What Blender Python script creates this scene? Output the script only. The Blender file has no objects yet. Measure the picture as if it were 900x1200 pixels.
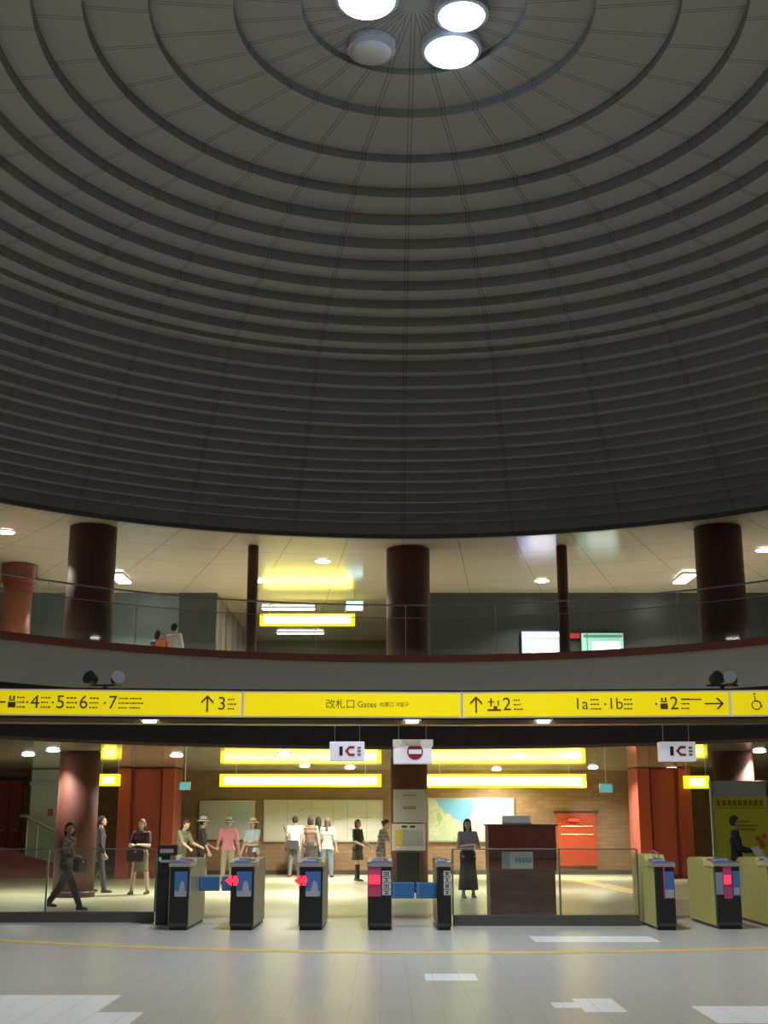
import bpy, bmesh, math, random
import numpy as np
from mathutils import Vector, Matrix
random.seed(4)
PI = math.pi
C = bpy.context.scene.collection
# ------------------------------------------------------------------ camera
EYE = 1.6
F = 1456.0
PITCH = math.atan(360/F)
cd = bpy.data.cameras.new('camera'); cam = bpy.data.objects.new('camera', cd); C.objects.link(cam)
cam.location = (0, 0, EYE); cam.rotation_euler = (PI/2+PITCH, 0, 0)
cd.sensor_fit = 'VERTICAL'; cd.sensor_height = 24; cd.lens = 24*F/1200
cd.clip_end = 200
S = bpy.context.scene; S.camera = cam
# ------------------------------------------------------------------ world, exposure
w = bpy.data.worlds.new('world'); S.world = w; w.use_nodes = True
w.node_tree.nodes['Background'].inputs[0].default_value = (0.95, 0.97, 1.0, 1)
w.node_tree.nodes['Background'].inputs[1].default_value = 0.12
S.view_settings.view_transform = 'Standard'; S.view_settings.look = 'None'
S.view_settings.exposure = 0.0; S.view_settings.gamma = 1.0; S.view_settings.use_curve_mapping = False
# lamp powers (W) of the fixtures built below
P_SKY, P_LOW, P_MEZ, P_HALL_FILL = 160, 190, 205, 270
# ------------------------------------------------------------------ measuring helpers
cth, sth = math.cos(PITCH), math.sin(PITCH)
def ray(px, py):
    u = (px-450)/F; v = (600-py)/F
    return u, cth-sth*v, sth+cth*v
def m(py): u, f, up = ray(450, py); return up/f
def at(px, py, Y):
    u, f, up = ray(px, py); k = Y/f
    return Vector((u*k, Y, EYE+up*k))
def atz(px, py, z):
    u, f, up = ray(px, py); k = (z-EYE)/up
    return Vector((u*k, f*k, z))
def gp(px, py): return atz(px, py, 0.0)
AX, AY = 0.45, 16.3          # vertical axis of the dome
# ------------------------------------------------------------------ materials
MAT = {}
def mat(name, col, rough=0.6, metal=0.0, emit=None, es=0.0, noise=0.0, nscale=8.0, spec=0.5):
    if name in MAT: return MAT[name]
    mt = bpy.data.materials.new(name); mt.use_nodes = True; MAT[name] = mt
    nt = mt.node_tree; b = nt.nodes['Principled BSDF']
    b.inputs['Base Color'].default_value = (*col, 1); b.inputs['Roughness'].default_value = rough
    b.inputs['Metallic'].default_value = metal; b.inputs['Specular IOR Level'].default_value = spec
    if emit: b.inputs['Emission Color'].default_value = (*emit, 1); b.inputs['Emission Strength'].default_value = es
    if noise:
        n = nt.nodes.new('ShaderNodeTexNoise'); n.inputs['Scale'].default_value = nscale
        tc = nt.nodes.new('ShaderNodeTexCoord'); nt.links.new(tc.outputs['Object'], n.inputs['Vector'])
        mx = nt.nodes.new('ShaderNodeMix'); mx.data_type = 'RGBA'
        mx.inputs[6].default_value = (*[c*(1-noise) for c in col], 1); mx.inputs[7].default_value = (*[min(1, c*(1+noise)) for c in col], 1)
        nt.links.new(n.outputs['Fac'], mx.inputs[0]); nt.links.new(mx.outputs[2], b.inputs['Base Color'])
    return mt
class NT:
    """small node-writing helper"""
    def __init__(s, name):
        s.m = bpy.data.materials.new(name); s.m.use_nodes = True; MAT[name] = s.m
        s.nt = s.m.node_tree; s.b = s.nt.nodes['Principled BSDF']
        tc = s.nt.nodes.new('ShaderNodeTexCoord'); sp = s.nt.nodes.new('ShaderNodeSeparateXYZ')
        s.nt.links.new(tc.outputs['Object'], sp.inputs[0]); s.x, s.y, s.z = sp.outputs
    def math(s, op, a, b=0.0, c=None):
        n = s.nt.nodes.new('ShaderNodeMath'); n.operation = op
        for i, v in enumerate((a, b, c)):
            if v is None: continue
            if isinstance(v, (int, float)): n.inputs[i].default_value = v
            else: s.nt.links.new(v, n.inputs[i])
        return n.outputs[0]
    def mix(s, f, a, b):
        n = s.nt.nodes.new('ShaderNodeMix'); n.data_type = 'RGBA'
        for i, v in ((0, f), (6, a), (7, b)):
            if isinstance(v, tuple): n.inputs[i].default_value = (*v, 1)
            elif isinstance(v, (int, float)): n.inputs[i].default_value = v
            else: s.nt.links.new(v, n.inputs[i])
        return n.outputs[2]
    def vec(s, x, y, z=0.0):
        n = s.nt.nodes.new('ShaderNodeCombineXYZ')
        for i, v in enumerate((x, y, z)):
            if isinstance(v, (int, float)): n.inputs[i].default_value = v
            else: s.nt.links.new(v, n.inputs[i])
        return n.outputs[0]
    def noise(s, scale, vec=None, detail=2):
        n = s.nt.nodes.new('ShaderNodeTexNoise'); n.inputs['Scale'].default_value = scale; n.inputs['Detail'].default_value = detail
        s.nt.links.new(vec if vec else s.vec(s.x, s.y, s.z), n.inputs['Vector']); return n.outputs['Fac']
    def line(s, v, pitch, width, off=0.0):
        """1 on a thin line every pitch"""
        a = s.math('ADD', v, off); a = s.math('PINGPONG', a, pitch/2)
        return s.math('LESS_THAN', a, width/2)
    def box(s, x0, x1, y0, y1):
        a = s.math('MULTIPLY', s.math('GREATER_THAN', s.x, x0), s.math('LESS_THAN', s.x, x1))
        b = s.math('MULTIPLY', s.math('GREATER_THAN', s.y, y0), s.math('LESS_THAN', s.y, y1))
        return s.math('MULTIPLY', a, b)
    def set(s, col=None, rough=0.5):
        if col is not None: s.nt.links.new(col, s.b.inputs['Base Color'])
        s.b.inputs['Roughness'].default_value = rough
        return s.m
# ------------------------------------------------------------------ mesh helpers
class MB:
    def __init__(s): s.bm = bmesh.new()
    def box(s, c, d, rz=0.0, bev=0.0, rx=0.0):
        M = Matrix.Translation(c) @ Matrix.Rotation(rz, 4, 'Z') @ Matrix.Rotation(rx, 4, 'X') @ Matrix.Diagonal((*d, 1))
        r = bmesh.ops.create_cube(s.bm, size=1, matrix=M)
        if bev:
            es = list({e for v in r['verts'] for e in v.link_edges})
            bmesh.ops.bevel(s.bm, geom=es, offset=bev, segments=2, affect='EDGES', profile=0.5)
        return s
    def b2(s, x0, x1, y0, y1, z0, z1, bev=0.0):
        return s.box(((x0+x1)/2, (y0+y1)/2, (z0+z1)/2), (abs(x1-x0), abs(y1-y0), abs(z1-z0)), bev=bev)
    def lathe(s, prof, n=24, c=(0, 0, 0)):
        vs = [[s.bm.verts.new((c[0]+r*math.cos(2*PI*i/n), c[1]+r*math.sin(2*PI*i/n), c[2]+z)) for i in range(n)] for r, z in prof]
        for a, b in zip(vs, vs[1:]):
            for i in range(n): s.bm.faces.new((a[i], a[(i+1) % n], b[(i+1) % n], b[i]))
        if prof[0][0] > 1e-6: s.bm.faces.new(vs[0][::-1])
        if prof[-1][0] > 1e-6: s.bm.faces.new(vs[-1])
        return s
    def cyl(s, c, r, h, n=24, r2=None): return s.lathe([(r, 0), (r if r2 is None else r2, h)], n, c)
    def tube(s, pts, r, n=8):
        pts = [Vector(p) for p in pts]; rings = []
        for i, p in enumerate(pts):
            d = (pts[min(i+1, len(pts)-1)]-pts[max(i-1, 0)]).normalized()
            a = d.cross(Vector((0, 0, 1)))
            if a.length < 1e-3: a = d.cross(Vector((0, 1, 0)))
            a.normalize(); b = d.cross(a)
            rr = r[i] if isinstance(r, (list, tuple)) else r
            rings.append([s.bm.verts.new(p+rr*(math.cos(2*PI*k/n)*a+math.sin(2*PI*k/n)*b)) for k in range(n)])
        for a, b in zip(rings, rings[1:]):
            for k in range(n): s.bm.faces.new((a[k], a[(k+1) % n], b[(k+1) % n], b[k]))
        s.bm.faces.new(rings[0][::-1]); s.bm.faces.new(rings[-1]); return s
    def prism(s, pts, axis, a0, a1):
        """extrude an outline: axis 'Y' takes (x,z), 'X' takes (y,z), 'Z' takes (x,y)"""
        f = {'Y': lambda p, a: (p[0], a, p[1]), 'X': lambda p, a: (a, p[0], p[1]), 'Z': lambda p, a: (p[0], p[1], a)}[axis]
        v0 = [s.bm.verts.new(f(p, a0)) for p in pts]; v1 = [s.bm.verts.new(f(p, a1)) for p in pts]
        s.bm.faces.new(v0); s.bm.faces.new(v1[::-1]); n = len(pts)
        for i in range(n): s.bm.faces.new((v0[i], v1[i], v1[(i+1) % n], v0[(i+1) % n]))
        return s
    def arc(s, cx, cy, r0, r1, z0, z1, a0, a1, n=64):
        """solid ring sector; angles in degrees from +Y, clockwise seen from above"""
        full = abs(a1-a0) >= 359.9; N = n if full else n+1; st = []
        for i in range(N):
            a = math.radians(a0+(a1-a0)*i/n); sx, cy_ = math.sin(a), math.cos(a)
            st.append([s.bm.verts.new((cx+r*sx, cy+r*cy_, z)) for r, z in ((r0, z0), (r1, z0), (r1, z1), (r0, z1))])
        for i in range(n):
            A, B = st[i], st[(i+1) % N]
            for k in range(4): s.bm.faces.new((A[k], A[(k+1) % 4], B[(k+1) % 4], B[k]))
        if not full: s.bm.faces.new(st[0]); s.bm.faces.new(st[-1][::-1])
        return s
    def build(s, name, m_, parent=None, smooth=False, loc=None):
        bmesh.ops.recalc_face_normals(s.bm, faces=s.bm.faces)
        me = bpy.data.meshes.new(name); s.bm.to_mesh(me); s.bm.free()
        if smooth: me.shade_smooth()
        me.materials.append(m_)
        o = bpy.data.objects.new(name, me); C.objects.link(o)
        if parent: o.parent = parent
        if loc is not None: o.location = loc
        return o
def thing(name, label, cat, loc=(0, 0, 0), rz=0.0, group=None):
    o = bpy.data.objects.new(name, None); C.objects.link(o); o.location = loc; o.rotation_euler = (0, 0, rz)
    o.empty_display_size = 0.1
    return tag(o, label, cat, group)
def tag(o, label, cat, group=None):
    o['label'] = label; o['category'] = cat
    if group: o['group'] = group
    return o
def struct(o): o['kind'] = 'structure'; return o
def dup(root, loc, label, rz=None):
    r = root.copy(); C.objects.link(r); r.location = loc; r['label'] = label
    if rz is not None: r.rotation_euler = (0, 0, rz)
    for ch in list(root.children):
        c = ch.copy(); C.objects.link(c); c.parent = r
        for g in ch.children:
            d = g.copy(); C.objects.link(d); d.parent = c
    return r
def text(s, size, x, y, z, m_, parent, name='lettering', ext=0.003, align='CENTER', bold=0.0, lab=None):
    """upright lettering facing -Y, its box centred on x,z"""
    cu = bpy.data.curves.new(name, 'FONT'); cu.body = s; cu.size = size; cu.extrude = ext; cu.offset = bold
    cu.align_x = align; cu.align_y = 'CENTER'; cu.resolution_u = 4
    t = bpy.data.objects.new('tmp', cu); C.objects.link(t)
    bpy.context.view_layer.update()
    me = bpy.data.meshes.new_from_object(t.evaluated_get(bpy.context.evaluated_depsgraph_get()))
    bpy.data.objects.remove(t); bpy.data.curves.remove(cu)
    me.transform(Matrix.Translation((x, y, z)) @ Matrix.Rotation(PI/2, 4, 'X')); me.name = name
    me.materials.clear(); me.materials.append(m_)
    o = bpy.data.objects.new(name, me); C.objects.link(o); o.parent = parent
    return o
def disk_light(name, loc, size, power, col, parent=None, spread=160):
    l = bpy.data.lights.new(name, 'AREA'); l.shape = 'DISK'; l.size = size; l.energy = power; l.color = col; l.spread = math.radians(spread)
    o = bpy.data.objects.new(name, l); C.objects.link(o); o.location = loc
    if parent: o.parent = parent
    return o
WARM = (1.0, 0.93, 0.78); COOL = (0.86, 0.93, 1.0)
# ------------------------------------------------------------------ floor
n = NT('stone tile floor')
ln = n.math('MAXIMUM', n.line(n.x, 0.27, 0.012, 0.03), n.math('MULTIPLY', n.line(n.y, 0.56, 0.014, 0.1), 0.35))
ns = n.noise(1.3)
base = n.mix(ns, (0.42, 0.41, 0.385), (0.49, 0.48, 0.445))
far = n.mix(ns, (0.38, 0.395, 0.275), (0.43, 0.445, 0.315))       # inner concourse tiles, yellow reflected light painted into their colour
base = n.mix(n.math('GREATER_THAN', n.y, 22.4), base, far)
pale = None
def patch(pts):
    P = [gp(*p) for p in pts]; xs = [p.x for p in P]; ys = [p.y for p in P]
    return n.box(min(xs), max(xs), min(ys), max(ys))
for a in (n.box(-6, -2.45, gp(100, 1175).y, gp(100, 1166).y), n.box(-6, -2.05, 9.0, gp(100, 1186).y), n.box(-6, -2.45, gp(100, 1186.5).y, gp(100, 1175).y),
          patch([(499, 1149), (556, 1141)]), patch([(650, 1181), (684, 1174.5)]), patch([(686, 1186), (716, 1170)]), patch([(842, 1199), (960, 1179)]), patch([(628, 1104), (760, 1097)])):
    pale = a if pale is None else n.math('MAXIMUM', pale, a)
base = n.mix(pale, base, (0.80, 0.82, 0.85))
base = n.mix(n.math('MULTIPLY', ln, 0.27), base, (0.16, 0.155, 0.14))
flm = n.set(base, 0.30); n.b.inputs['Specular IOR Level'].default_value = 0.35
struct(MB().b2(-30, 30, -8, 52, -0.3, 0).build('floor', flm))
# curved yellow tactile strip across the floor
def circ(p, q, r):
    ax, ay, bx, by, cx, cy = p.x, p.y, q.x, q.y, r.x, r.y
    d = 2*(ax*(by-cy)+bx*(cy-ay)+cx*(ay-by))
    ux = ((ax*ax+ay*ay)*(by-cy)+(bx*bx+by*by)*(cy-ay)+(cx*cx+cy*cy)*(ay-by))/d
    uy = ((ax*ax+ay*ay)*(cx-bx)+(bx*bx+by*by)*(ax-cx)+(cx*cx+cy*cy)*(bx-ax))/d
    return ux, uy, math.hypot(ax-ux, ay-uy)
ux, uy, ur = circ(gp(0, 1102), gp(480, 1116.5), gp(900, 1111))
ymat = mat('tactile yellow', (0.62, 0.46, 0.16), 0.5, noise=0.1)
struct(MB().arc(ux, uy, ur-0.13, ur+0.13, 0, 0.004, 180-45, 180+45, 60).build('trim_1', ymat))
p, q = gp(672, 1030), gp(760, 1049)
struct(MB().prism([(p.x-.3, p.y), (p.x+.25, p.y), (q.x+.3, q.y), (q.x-.25, q.y)], 'Z', 0, 0.005).build('trim_2', ymat))
# ------------------------------------------------------------------ dome
H = 6.4
def profile(k=0.62):
    cs = [612.2, 601.1, 589.3, 577.3, 565.1, 553.3, 540.4, 527.1, 513.8, 499.6, 485.6, 470.7, 454.9, 438.9]
    b = []
    for i, cc in enumerate(cs):
        t = (3+4*i/13)*k; b += [cc+t/2, cc-t/2]
    b += [423, 416, 410, 402.2, 391.6, 382.7, 372.2, 362.2, 352.2, 341.1, 329.6, 317.8, 305.6, 292.2, 280.4, 264.4, 251.6, 231.6, 220.6, 191, 181.6, 138, 128, 88]
    r = 1.882*H; z = m(626)*(AY+r); pts = [(r, z)]
    for i, y in enumerate(b):
        if i % 2 == 0: z = m(y)*(AY+r)
        else: r = z/m(y)-AY
        pts.append((r, z))
    return [(r, z+EYE) for r, z in pts]
prof = profile()
RR, ZR = prof[0]                       # rim radius and height
RO, ZO = prof[-1]                      # oculus
n = NT('dome plaster')
ang = n.math('ARCTAN2', n.x, n.y); rad = n.math('SQRT', n.math('ADD', n.math('MULTIPLY', n.x, n.x), n.math('MULTIPLY', n.y, n.y)))
st = 2*PI/30
seam = n.math('MULTIPLY', n.math('PINGPONG', n.math('ADD', ang, st*20), st/2), rad)
seam = n.math('LESS_THAN', n.math('ABSOLUTE', n.math('SUBTRACT', seam, 0.03)), 0.012)
col = n.mix(n.noise(0.7), (0.29, 0.288, 0.28), (0.335, 0.33, 0.32))
n.set(n.mix(n.math('MULTIPLY', seam, 0.55), col, (0.08, 0.075, 0.07)), 0.75)
dome_m = n.m
n = NT('shaded dome riser')  # dome plaster again, the risers' weaker light painted in as a darker colour
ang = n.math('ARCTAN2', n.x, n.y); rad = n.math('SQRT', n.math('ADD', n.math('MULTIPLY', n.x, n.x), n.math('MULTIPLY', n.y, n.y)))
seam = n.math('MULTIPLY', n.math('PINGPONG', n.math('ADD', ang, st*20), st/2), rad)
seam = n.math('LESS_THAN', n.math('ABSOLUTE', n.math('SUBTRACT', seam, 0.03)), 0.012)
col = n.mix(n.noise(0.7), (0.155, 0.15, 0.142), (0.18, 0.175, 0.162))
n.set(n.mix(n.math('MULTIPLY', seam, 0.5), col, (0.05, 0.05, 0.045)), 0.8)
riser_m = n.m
full = [(RR+0.35, ZR-0.02), (RR+0.1, ZR-0.10), (RR, ZR-0.10)] + prof + [(RO, ZO+0.12), (0.001, ZO+0.12), (0.001, ZO+0.75), (RR*0.6, ZO+0.1), (RR+0.35, ZR+2.2)]
bm = bmesh.new(); N = 180
vs = [[bm.verts.new((r*math.sin(2*PI*i/N), r*math.cos(2*PI*i/N), z)) for i in range(N)] for r, z in full]
for j, (a, b) in enumerate(zip(vs, vs[1:]+vs[:1])):
    for i in range(N):
        f = bm.faces.new((a[i], a[(i+1) % N], b[(i+1) % N], b[i]))
        r0, r1 = full[j], full[(j+1) % len(full)]
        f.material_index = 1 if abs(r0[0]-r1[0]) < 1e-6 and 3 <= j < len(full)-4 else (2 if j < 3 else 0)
bmesh.ops.recalc_face_normals(bm, faces=bm.faces)
me = bpy.data.meshes.new('ceiling_dome'); bm.to_mesh(me); bm.free()
rim_m = mat('dome rim', (0.045, 0.045, 0.043), 0.6)
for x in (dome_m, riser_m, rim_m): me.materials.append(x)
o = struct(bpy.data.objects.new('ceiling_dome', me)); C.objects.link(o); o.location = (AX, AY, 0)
# ------------------------------------------------------------------ ceilings, slab, bulkhead
ZC = 3.03; ZM = 4.80; ZT = ZR-0.02; RB = 9.7
def ceil_mat(name, c0, c1, rough, nl):
    n = NT(name)
    ang = n.math('ARCTAN2', n.x, n.y); rad = n.math('SQRT', n.math('ADD', n.math('MULTIPLY', n.x, n.x), n.math('MULTIPLY', n.y, n.y)))
    a = n.math('LESS_THAN', n.math('MULTIPLY', n.math('PINGPONG', n.math('ADD', ang, 10*PI/nl), PI/nl), rad), 0.012)
    b = n.line(rad, 1.8, 0.03)
    base = n.mix(n.noise(0.5), c0, c1)
    n.set(n.mix(n.math('MULTIPLY', n.math('MAXIMUM', a, b), 0.5), base, (0.1, 0.09, 0.07)), rough)
    n.b.inputs['Specular IOR Level'].default_value = 0.6
    return n.m
cm_top = ceil_mat('upper ceiling panels', (0.60, 0.55, 0.43), (0.66, 0.61, 0.48), 0.17, 60)
cm_low = ceil_mat('lower ceiling panels', (0.50, 0.47, 0.36), (0.55, 0.52, 0.40), 0.075, 60)
o = struct(MB().arc(0, 0, RR+0.2, 34, ZT, ZT+0.3, 0, 360, 120).build('ceiling_upper', cm_top)); o.location = (AX, AY, 0)
o = struct(MB().arc(0, 0, RB+0.25, 34, ZC, ZC+0.25, -86, 86, 96).build('ceiling_concourse', cm_low)); o.location = (AX, AY, 0)
struct(MB().arc(AX, AY, RB+0.25, 34, ZM-0.25, ZM, -86, 86, 96).build('floor_mezzanine', mat('mezzanine floor', (0.35, 0.33, 0.28), 0.3, noise=0.06, nscale=2)))
grey = mat('grey parapet render', (0.50, 0.475, 0.41), 0.7, noise=0.06, nscale=3)
dark = mat('dark brown fascia', (0.022, 0.015, 0.012), 0.35)
ob = MB().arc(AX, AY, RB, RB+0.25, ZC-0.02, 4.02, -86, 86, 120).build('wall_fascia', dark); struct(ob)
struct(MB().arc(AX, AY, RB-0.02, RB+0.25, 4.02, 4.78, -86, 86, 120).build('wall_parapet', grey))
struct(MB().arc(AX, AY, RB-0.07, RB+0.28, 4.78, 4.93, -86, 86, 120).build('trim_3', mat('red brown coping', (0.22, 0.065, 0.045), 0.45)))
struct(MB().arc(AX, AY, RB-0.01, RB+0.02, ZC-0.035, ZC+0.03, -86, 86, 120).build('trim_4', mat('fascia lip', (0.12, 0.06, 0.04), 0.5)))
# ------------------------------------------------------------------ walls
n = NT('brown brick')
bt = n.nt.nodes.new('ShaderNodeTexBrick'); n.nt.links.new(n.vec(n.x, n.z), bt.inputs['Vector'])
bt.inputs['Scale'].default_value = 1; bt.inputs['Brick Width'].default_value = 0.42; bt.inputs['Row Height'].default_value = 0.12
bt.inputs['Mortar Size'].default_value = 0.012
for i, c in ((1, (0.20, 0.115, 0.062)), (2, (0.27, 0.155, 0.08)), (3, (0.16, 0.12, 0.08))): bt.inputs[i].default_value = (*c, 1)
n.set(bt.outputs['Color'], 0.6); brick = n.m
YW = 38.6
struct(MB().b2(-20, 20, YW, YW+0.3, 0, ZC).build('wall_back', brick))
struct(MB().b2(-20, 20, YW-0.03, YW, 0, 0.12).build('baseboard_back', mat('dark skirting', (0.06, 0.05, 0.04), 0.5)))
# far ends of the lower concourse, and upper walls
teal = mat('dark teal panel wall', (0.050, 0.060, 0.063), 0.30, noise=0.12, nscale=0.8)
YU = 36.0
struct(MB().b2(0.9, 16, YU, YU+0.3, ZM, ZT).build('wall_upper_right', teal))
blue = mat('grey blue panel wall', (0.13, 0.175, 0.20), 0.35, noise=0.1, nscale=0.8)
struct(MB().b2(-16, -6.0, YU, YU+0.3, ZM, ZT).build('wall_upper_left', blue))
struct(MB().b2(-6.0, -4.9, YU, YU+0.3, ZM, ZT).build('wall_upper_pier', teal))
n = NT('striped return wall'); k = n.math('SINE', n.math('MULTIPLY', n.y, 4.2))
n.set(n.mix(n.math('MULTIPLY_ADD', k, 0.5, 0.5), (0.16, 0.11, 0.08), (0.32, 0.25, 0.17)), 0.5)
struct(MB().b2(-5.2, -4.9, YU+0.3, 46, ZM, ZT).build('wall_corridor_left', n.m))
struct(MB().b2(0.9, 1.2, YU+0.3, 46, ZM, ZT).build('wall_corridor_right', teal))
struct(MB().b2(-5.2, 1.2, 46, 46.3, ZM, ZT).build('wall_corridor_back', mat('olive wall', (0.16, 0.155, 0.10), 0.5)))
# ------------------------------------------------------------------ columns
maroon = mat('maroon column cladding', (0.075, 0.022, 0.018), 0.55, noise=0.25, nscale=1.5)
redl = mat('bright red lacquer', (0.42, 0.075, 0.04), 0.4, noise=0.1, nscale=2)
cols = [(-6.62, 27.6, 'left'), (0.59, 29.9, 'middle'), (7.6, 27.6, 'right')]
for X, Y, s in cols:
    t = thing('column', f'thick round maroon column on the upper gallery, {s} of the three', 'column', (X, Y, ZM), group='thick upper columns')
    MB().lathe([(0.53, 0), (0.53, ZT-ZM-0.02)], 40).build('shaft', maroon, t, smooth=True)
    MB().lathe([(0.60, 0), (0.60, 0.12), (0.57, 0.14)], 40).build('base', mat('column base', (0.05, 0.02, 0.018), 0.4), t)
    t = thing('column', {'left': 'dark red round column left of the ticket gates behind walking person', 'middle': 'maroon column covered with notice boards behind the middle gates',
              'right': 'dark maroon column behind the yellow poster on the right'}[s], 'column', (X, Y, 0), group='lower concourse columns')
    MB().lathe([(0.43, 0.1), (0.43, ZC-0.02)], 40).build('shaft', mat('red brown column', (0.095, 0.024, 0.015), 0.7, noise=0.2, nscale=1.5), t, smooth=True)
    MB().lathe([(0.46, 0), (0.46, 0.1), (0.43, 0.12)], 40).build('base', MAT['column base'], t)
for px, s in ((297, 'left of the yellow upper sign'), (658, 'between the glowing displays')):
    p = at(px, 643, 29.5)
    t = thing('slim_column', f'slim maroon pole rising to the upper ceiling {s}', 'column', (p.x, 29.5, ZM), group='slim upper columns')
    MB().lathe([(0.13, 0), (0.13, ZT-ZM-0.02)], 24).build('shaft', maroon, t, smooth=True)
    MB().lathe([(0.17, 0), (0.17, 0.06), (0.14, 0.09)], 24).build('base', MAT['column base'], t)
p = at(23, 664, 31.9)
t = thing('column', 'salmon red column with flared cap at far left of the upper gallery', 'column', (p.x, 31.9, ZM))
sal = mat('salmon red cladding', (0.42, 0.13, 0.08), 0.42, noise=0.06)
MB().lathe([(0.37, 0), (0.37, ZT-ZM-0.5)], 32).build('shaft', sal, t, smooth=True)
MB().lathe([(0.37, ZT-ZM-0.5), (0.46, ZT-ZM-0.46), (0.46, ZT-ZM-0.02)], 32).build('capital', mat('dark capital', (0.17, 0.05, 0.035), 0.4), t, smooth=False)
# red piers on the brick wall of the concourse
for x0, x1, s in ((137, 203, 'left'), (749, 812, 'right')):
    a, b = at(x0, 960, 35.8).x, at(x1, 960, 35.8).x
    t = thing('wall_pier', f'tall red panelled pier standing by the brick wall on the {s}', 'pier', ((a+b)/2, 35.8, 0), group='red piers')
    wd = (b-a); e = -1 if s == 'left' else 1
    MB().b2(-wd/2, wd/2, 0.25, 1.4, 0, ZC-0.02).build('core', mat('dull red panel', (0.30, 0.08, 0.06), 0.45), t)
    MB().b2(-wd/2+0.42, wd/2-0.42, 0.2, 0.25, 0.1, ZC-0.05).build('panel', redl, t)
    MB().b2(-wd/2, -wd/2+0.34, 0, 0.25, 0, ZC-0.03, 0.01).build('pilaster', redl, t)
    MB().b2(wd/2-0.34, wd/2, 0, 0.25, 0, ZC-0.03, 0.01).build('pilaster', redl, t)
# ------------------------------------------------------------------ left: red double door, pale stair opening
a, b = at(-60, 960, YW-0.1).x, at(25, 960, YW).x
t = struct(bpy.data.objects.new('door_1', None)); C.objects.link(t); t.location = ((a+b)/2, YW-0.12, 0)
wd = b-a
reddoor = mat('red door', (0.34, 0.045, 0.02), 0.45)
xs = at(11, 960, YW).x-(a+b)/2
MB().b2(-wd/2, xs-0.01, 0, 0.08, 0.02, 2.75).build('door_leaf', reddoor, t)
MB().b2(xs+0.01, wd/2, 0, 0.08, 0.02, 2.75).build('door_leaf', reddoor, t)
MB().b2(-wd/2-.08, wd/2+.08, 0.05, 0.12, 2.75, 2.85).build('door_frame', mat('dark frame', (0.05, 0.02, 0.015), 0.5), t)
for s in (-1, 1): MB().tube([(xs+s*0.12, -0.02, 1.28), (xs+s*0.12, -0.08, 1.28), (xs+s*0.32, -0.08, 1.28)], 0.02).build('door_handle', mat('brass', (0.7, 0.6, 0.35), 0.3, 1.0), t)
pale = mat('pale grey wall', (0.62, 0.68, 0.68), 0.5)
a, b = at(34, 960, 37.0).x, at(80, 960, 37.0).x
struct(MB().b2(a, b, 37.0, 37.25, 0.0, ZC-0.02).build('wall_stair_side', pale))
struct(MB().b2(a-0.02, b, 36.9, 37.0, 2.55, 2.66).build('trim_5', mat('white band', (0.6, 0.62, 0.6), 0.4)))
# stair balustrade going down to the right
t = thing('stair_balustrade', 'sloping glass stair balustrade with bright metal handrail at left', 'balustrade', (0, 36.4, 0))
P = [at(24, 956, 36.4), at(66, 975, 36.4)]
lo = [at(32, 998, 36.4), at(66, 1000, 36.4)]
MB().tube([P[0], P[0]+Vector((0.15, 0, 0)), P[1], P[1]+Vector((0.2, 0, 0))], 0.05).build('handrail', mat('satin steel', (0.75, 0.72, 0.6), 0.3, 1.0), t, loc=(0, -36.4, 0))
MB().prism([(P[0].x+.2, P[0].z-.12), (P[1].x, P[1].z-.08), (P[1].x, 0.0), (P[0].x+.2, 0.55)], 'Y', -0.01, 0.01).build('glass_panel', mat('green tinted panel', (0.32, 0.42, 0.36), 0.25), t)
MB().prism([(P[0].x-1.2, 0.0), (P[0].x+.2, 0.0), (P[0].x+.2, .62), (P[0].x-1.2, 1.15)], 'Y', -0.06, 0.06).build('red_base_panel', reddoor, t)
MB().prism([(P[0].x+.2, 0.0), (P[1].x+.5, 0.0), (P[1].x+.5, .28), (P[0].x+.2, .62)], 'Y', -0.06, 0.06).build('red_base_panel', reddoor, t)
for q in (P[0]+Vector((.22, 0, 0)), (P[0]+P[1])/2, P[1]):
    MB().tube([(q.x, 0, 0.2), (q.x, 0, q.z)], 0.018).build('post', MAT['satin steel'], t)
t = thing('notice', 'small red notice on the pale wall above the stair handrail', 'sign', (at(59, 952, 36.99).x, 36.99, at(59, 952, 36.99).z))
MB().b2(-0.08, 0.08, -0.01, 0, -0.1, 0.1).build('plate', mat('notice red', (0.5, 0.12, 0.1), 0.5), t)
# right: red fire door with small red lit sign
a, b = at(653, 960, YW-0.1), at(698, 960, YW-0.1)
t = struct(bpy.data.objects.new('door_2', None)); C.objects.link(t); t.location = ((a.x+b.x)/2, YW-0.12, 0)
wd = b.x-a.x; zt = at(670, 953, YW).z
MB().b2(-wd/2, wd/2, 0.02, 0.1, 0.25, zt).build('door_leaf', mat('orange red door', (0.36, 0.05, 0.012), 0.45), t)
MB().b2(-wd/2-.1, wd/2+.1, 0.05, 0.12, zt, zt+0.07).build('door_frame', MAT['dark frame'], t)
for dz in (0.38, 0.62): MB().tube([(-wd/2+.1, 0, zt-dz), (wd/2-.1, 0, zt-dz)], 0.012).build('door_rail', MAT['brass'], t)
p = at(672, 961, YW-0.15)
t = thing('lit_sign', 'small glowing red sign on the orange red door behind barrier', 'sign', (p.x, p.y, p.z))
MB().b2(-0.17, 0.17, -0.02, 0.06, -0.06, 0.06).build('housing', mat('black plastic', (0.015, 0.015, 0.016), 0.4), t)
MB().b2(-0.16, 0.16, -0.03, -0.02, -0.045, 0.045).build('light_panel', mat('red light', (0.5, 0.02, 0.01), 0.5, emit=(1, 0.05, 0.02), es=1.4), t)
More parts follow.
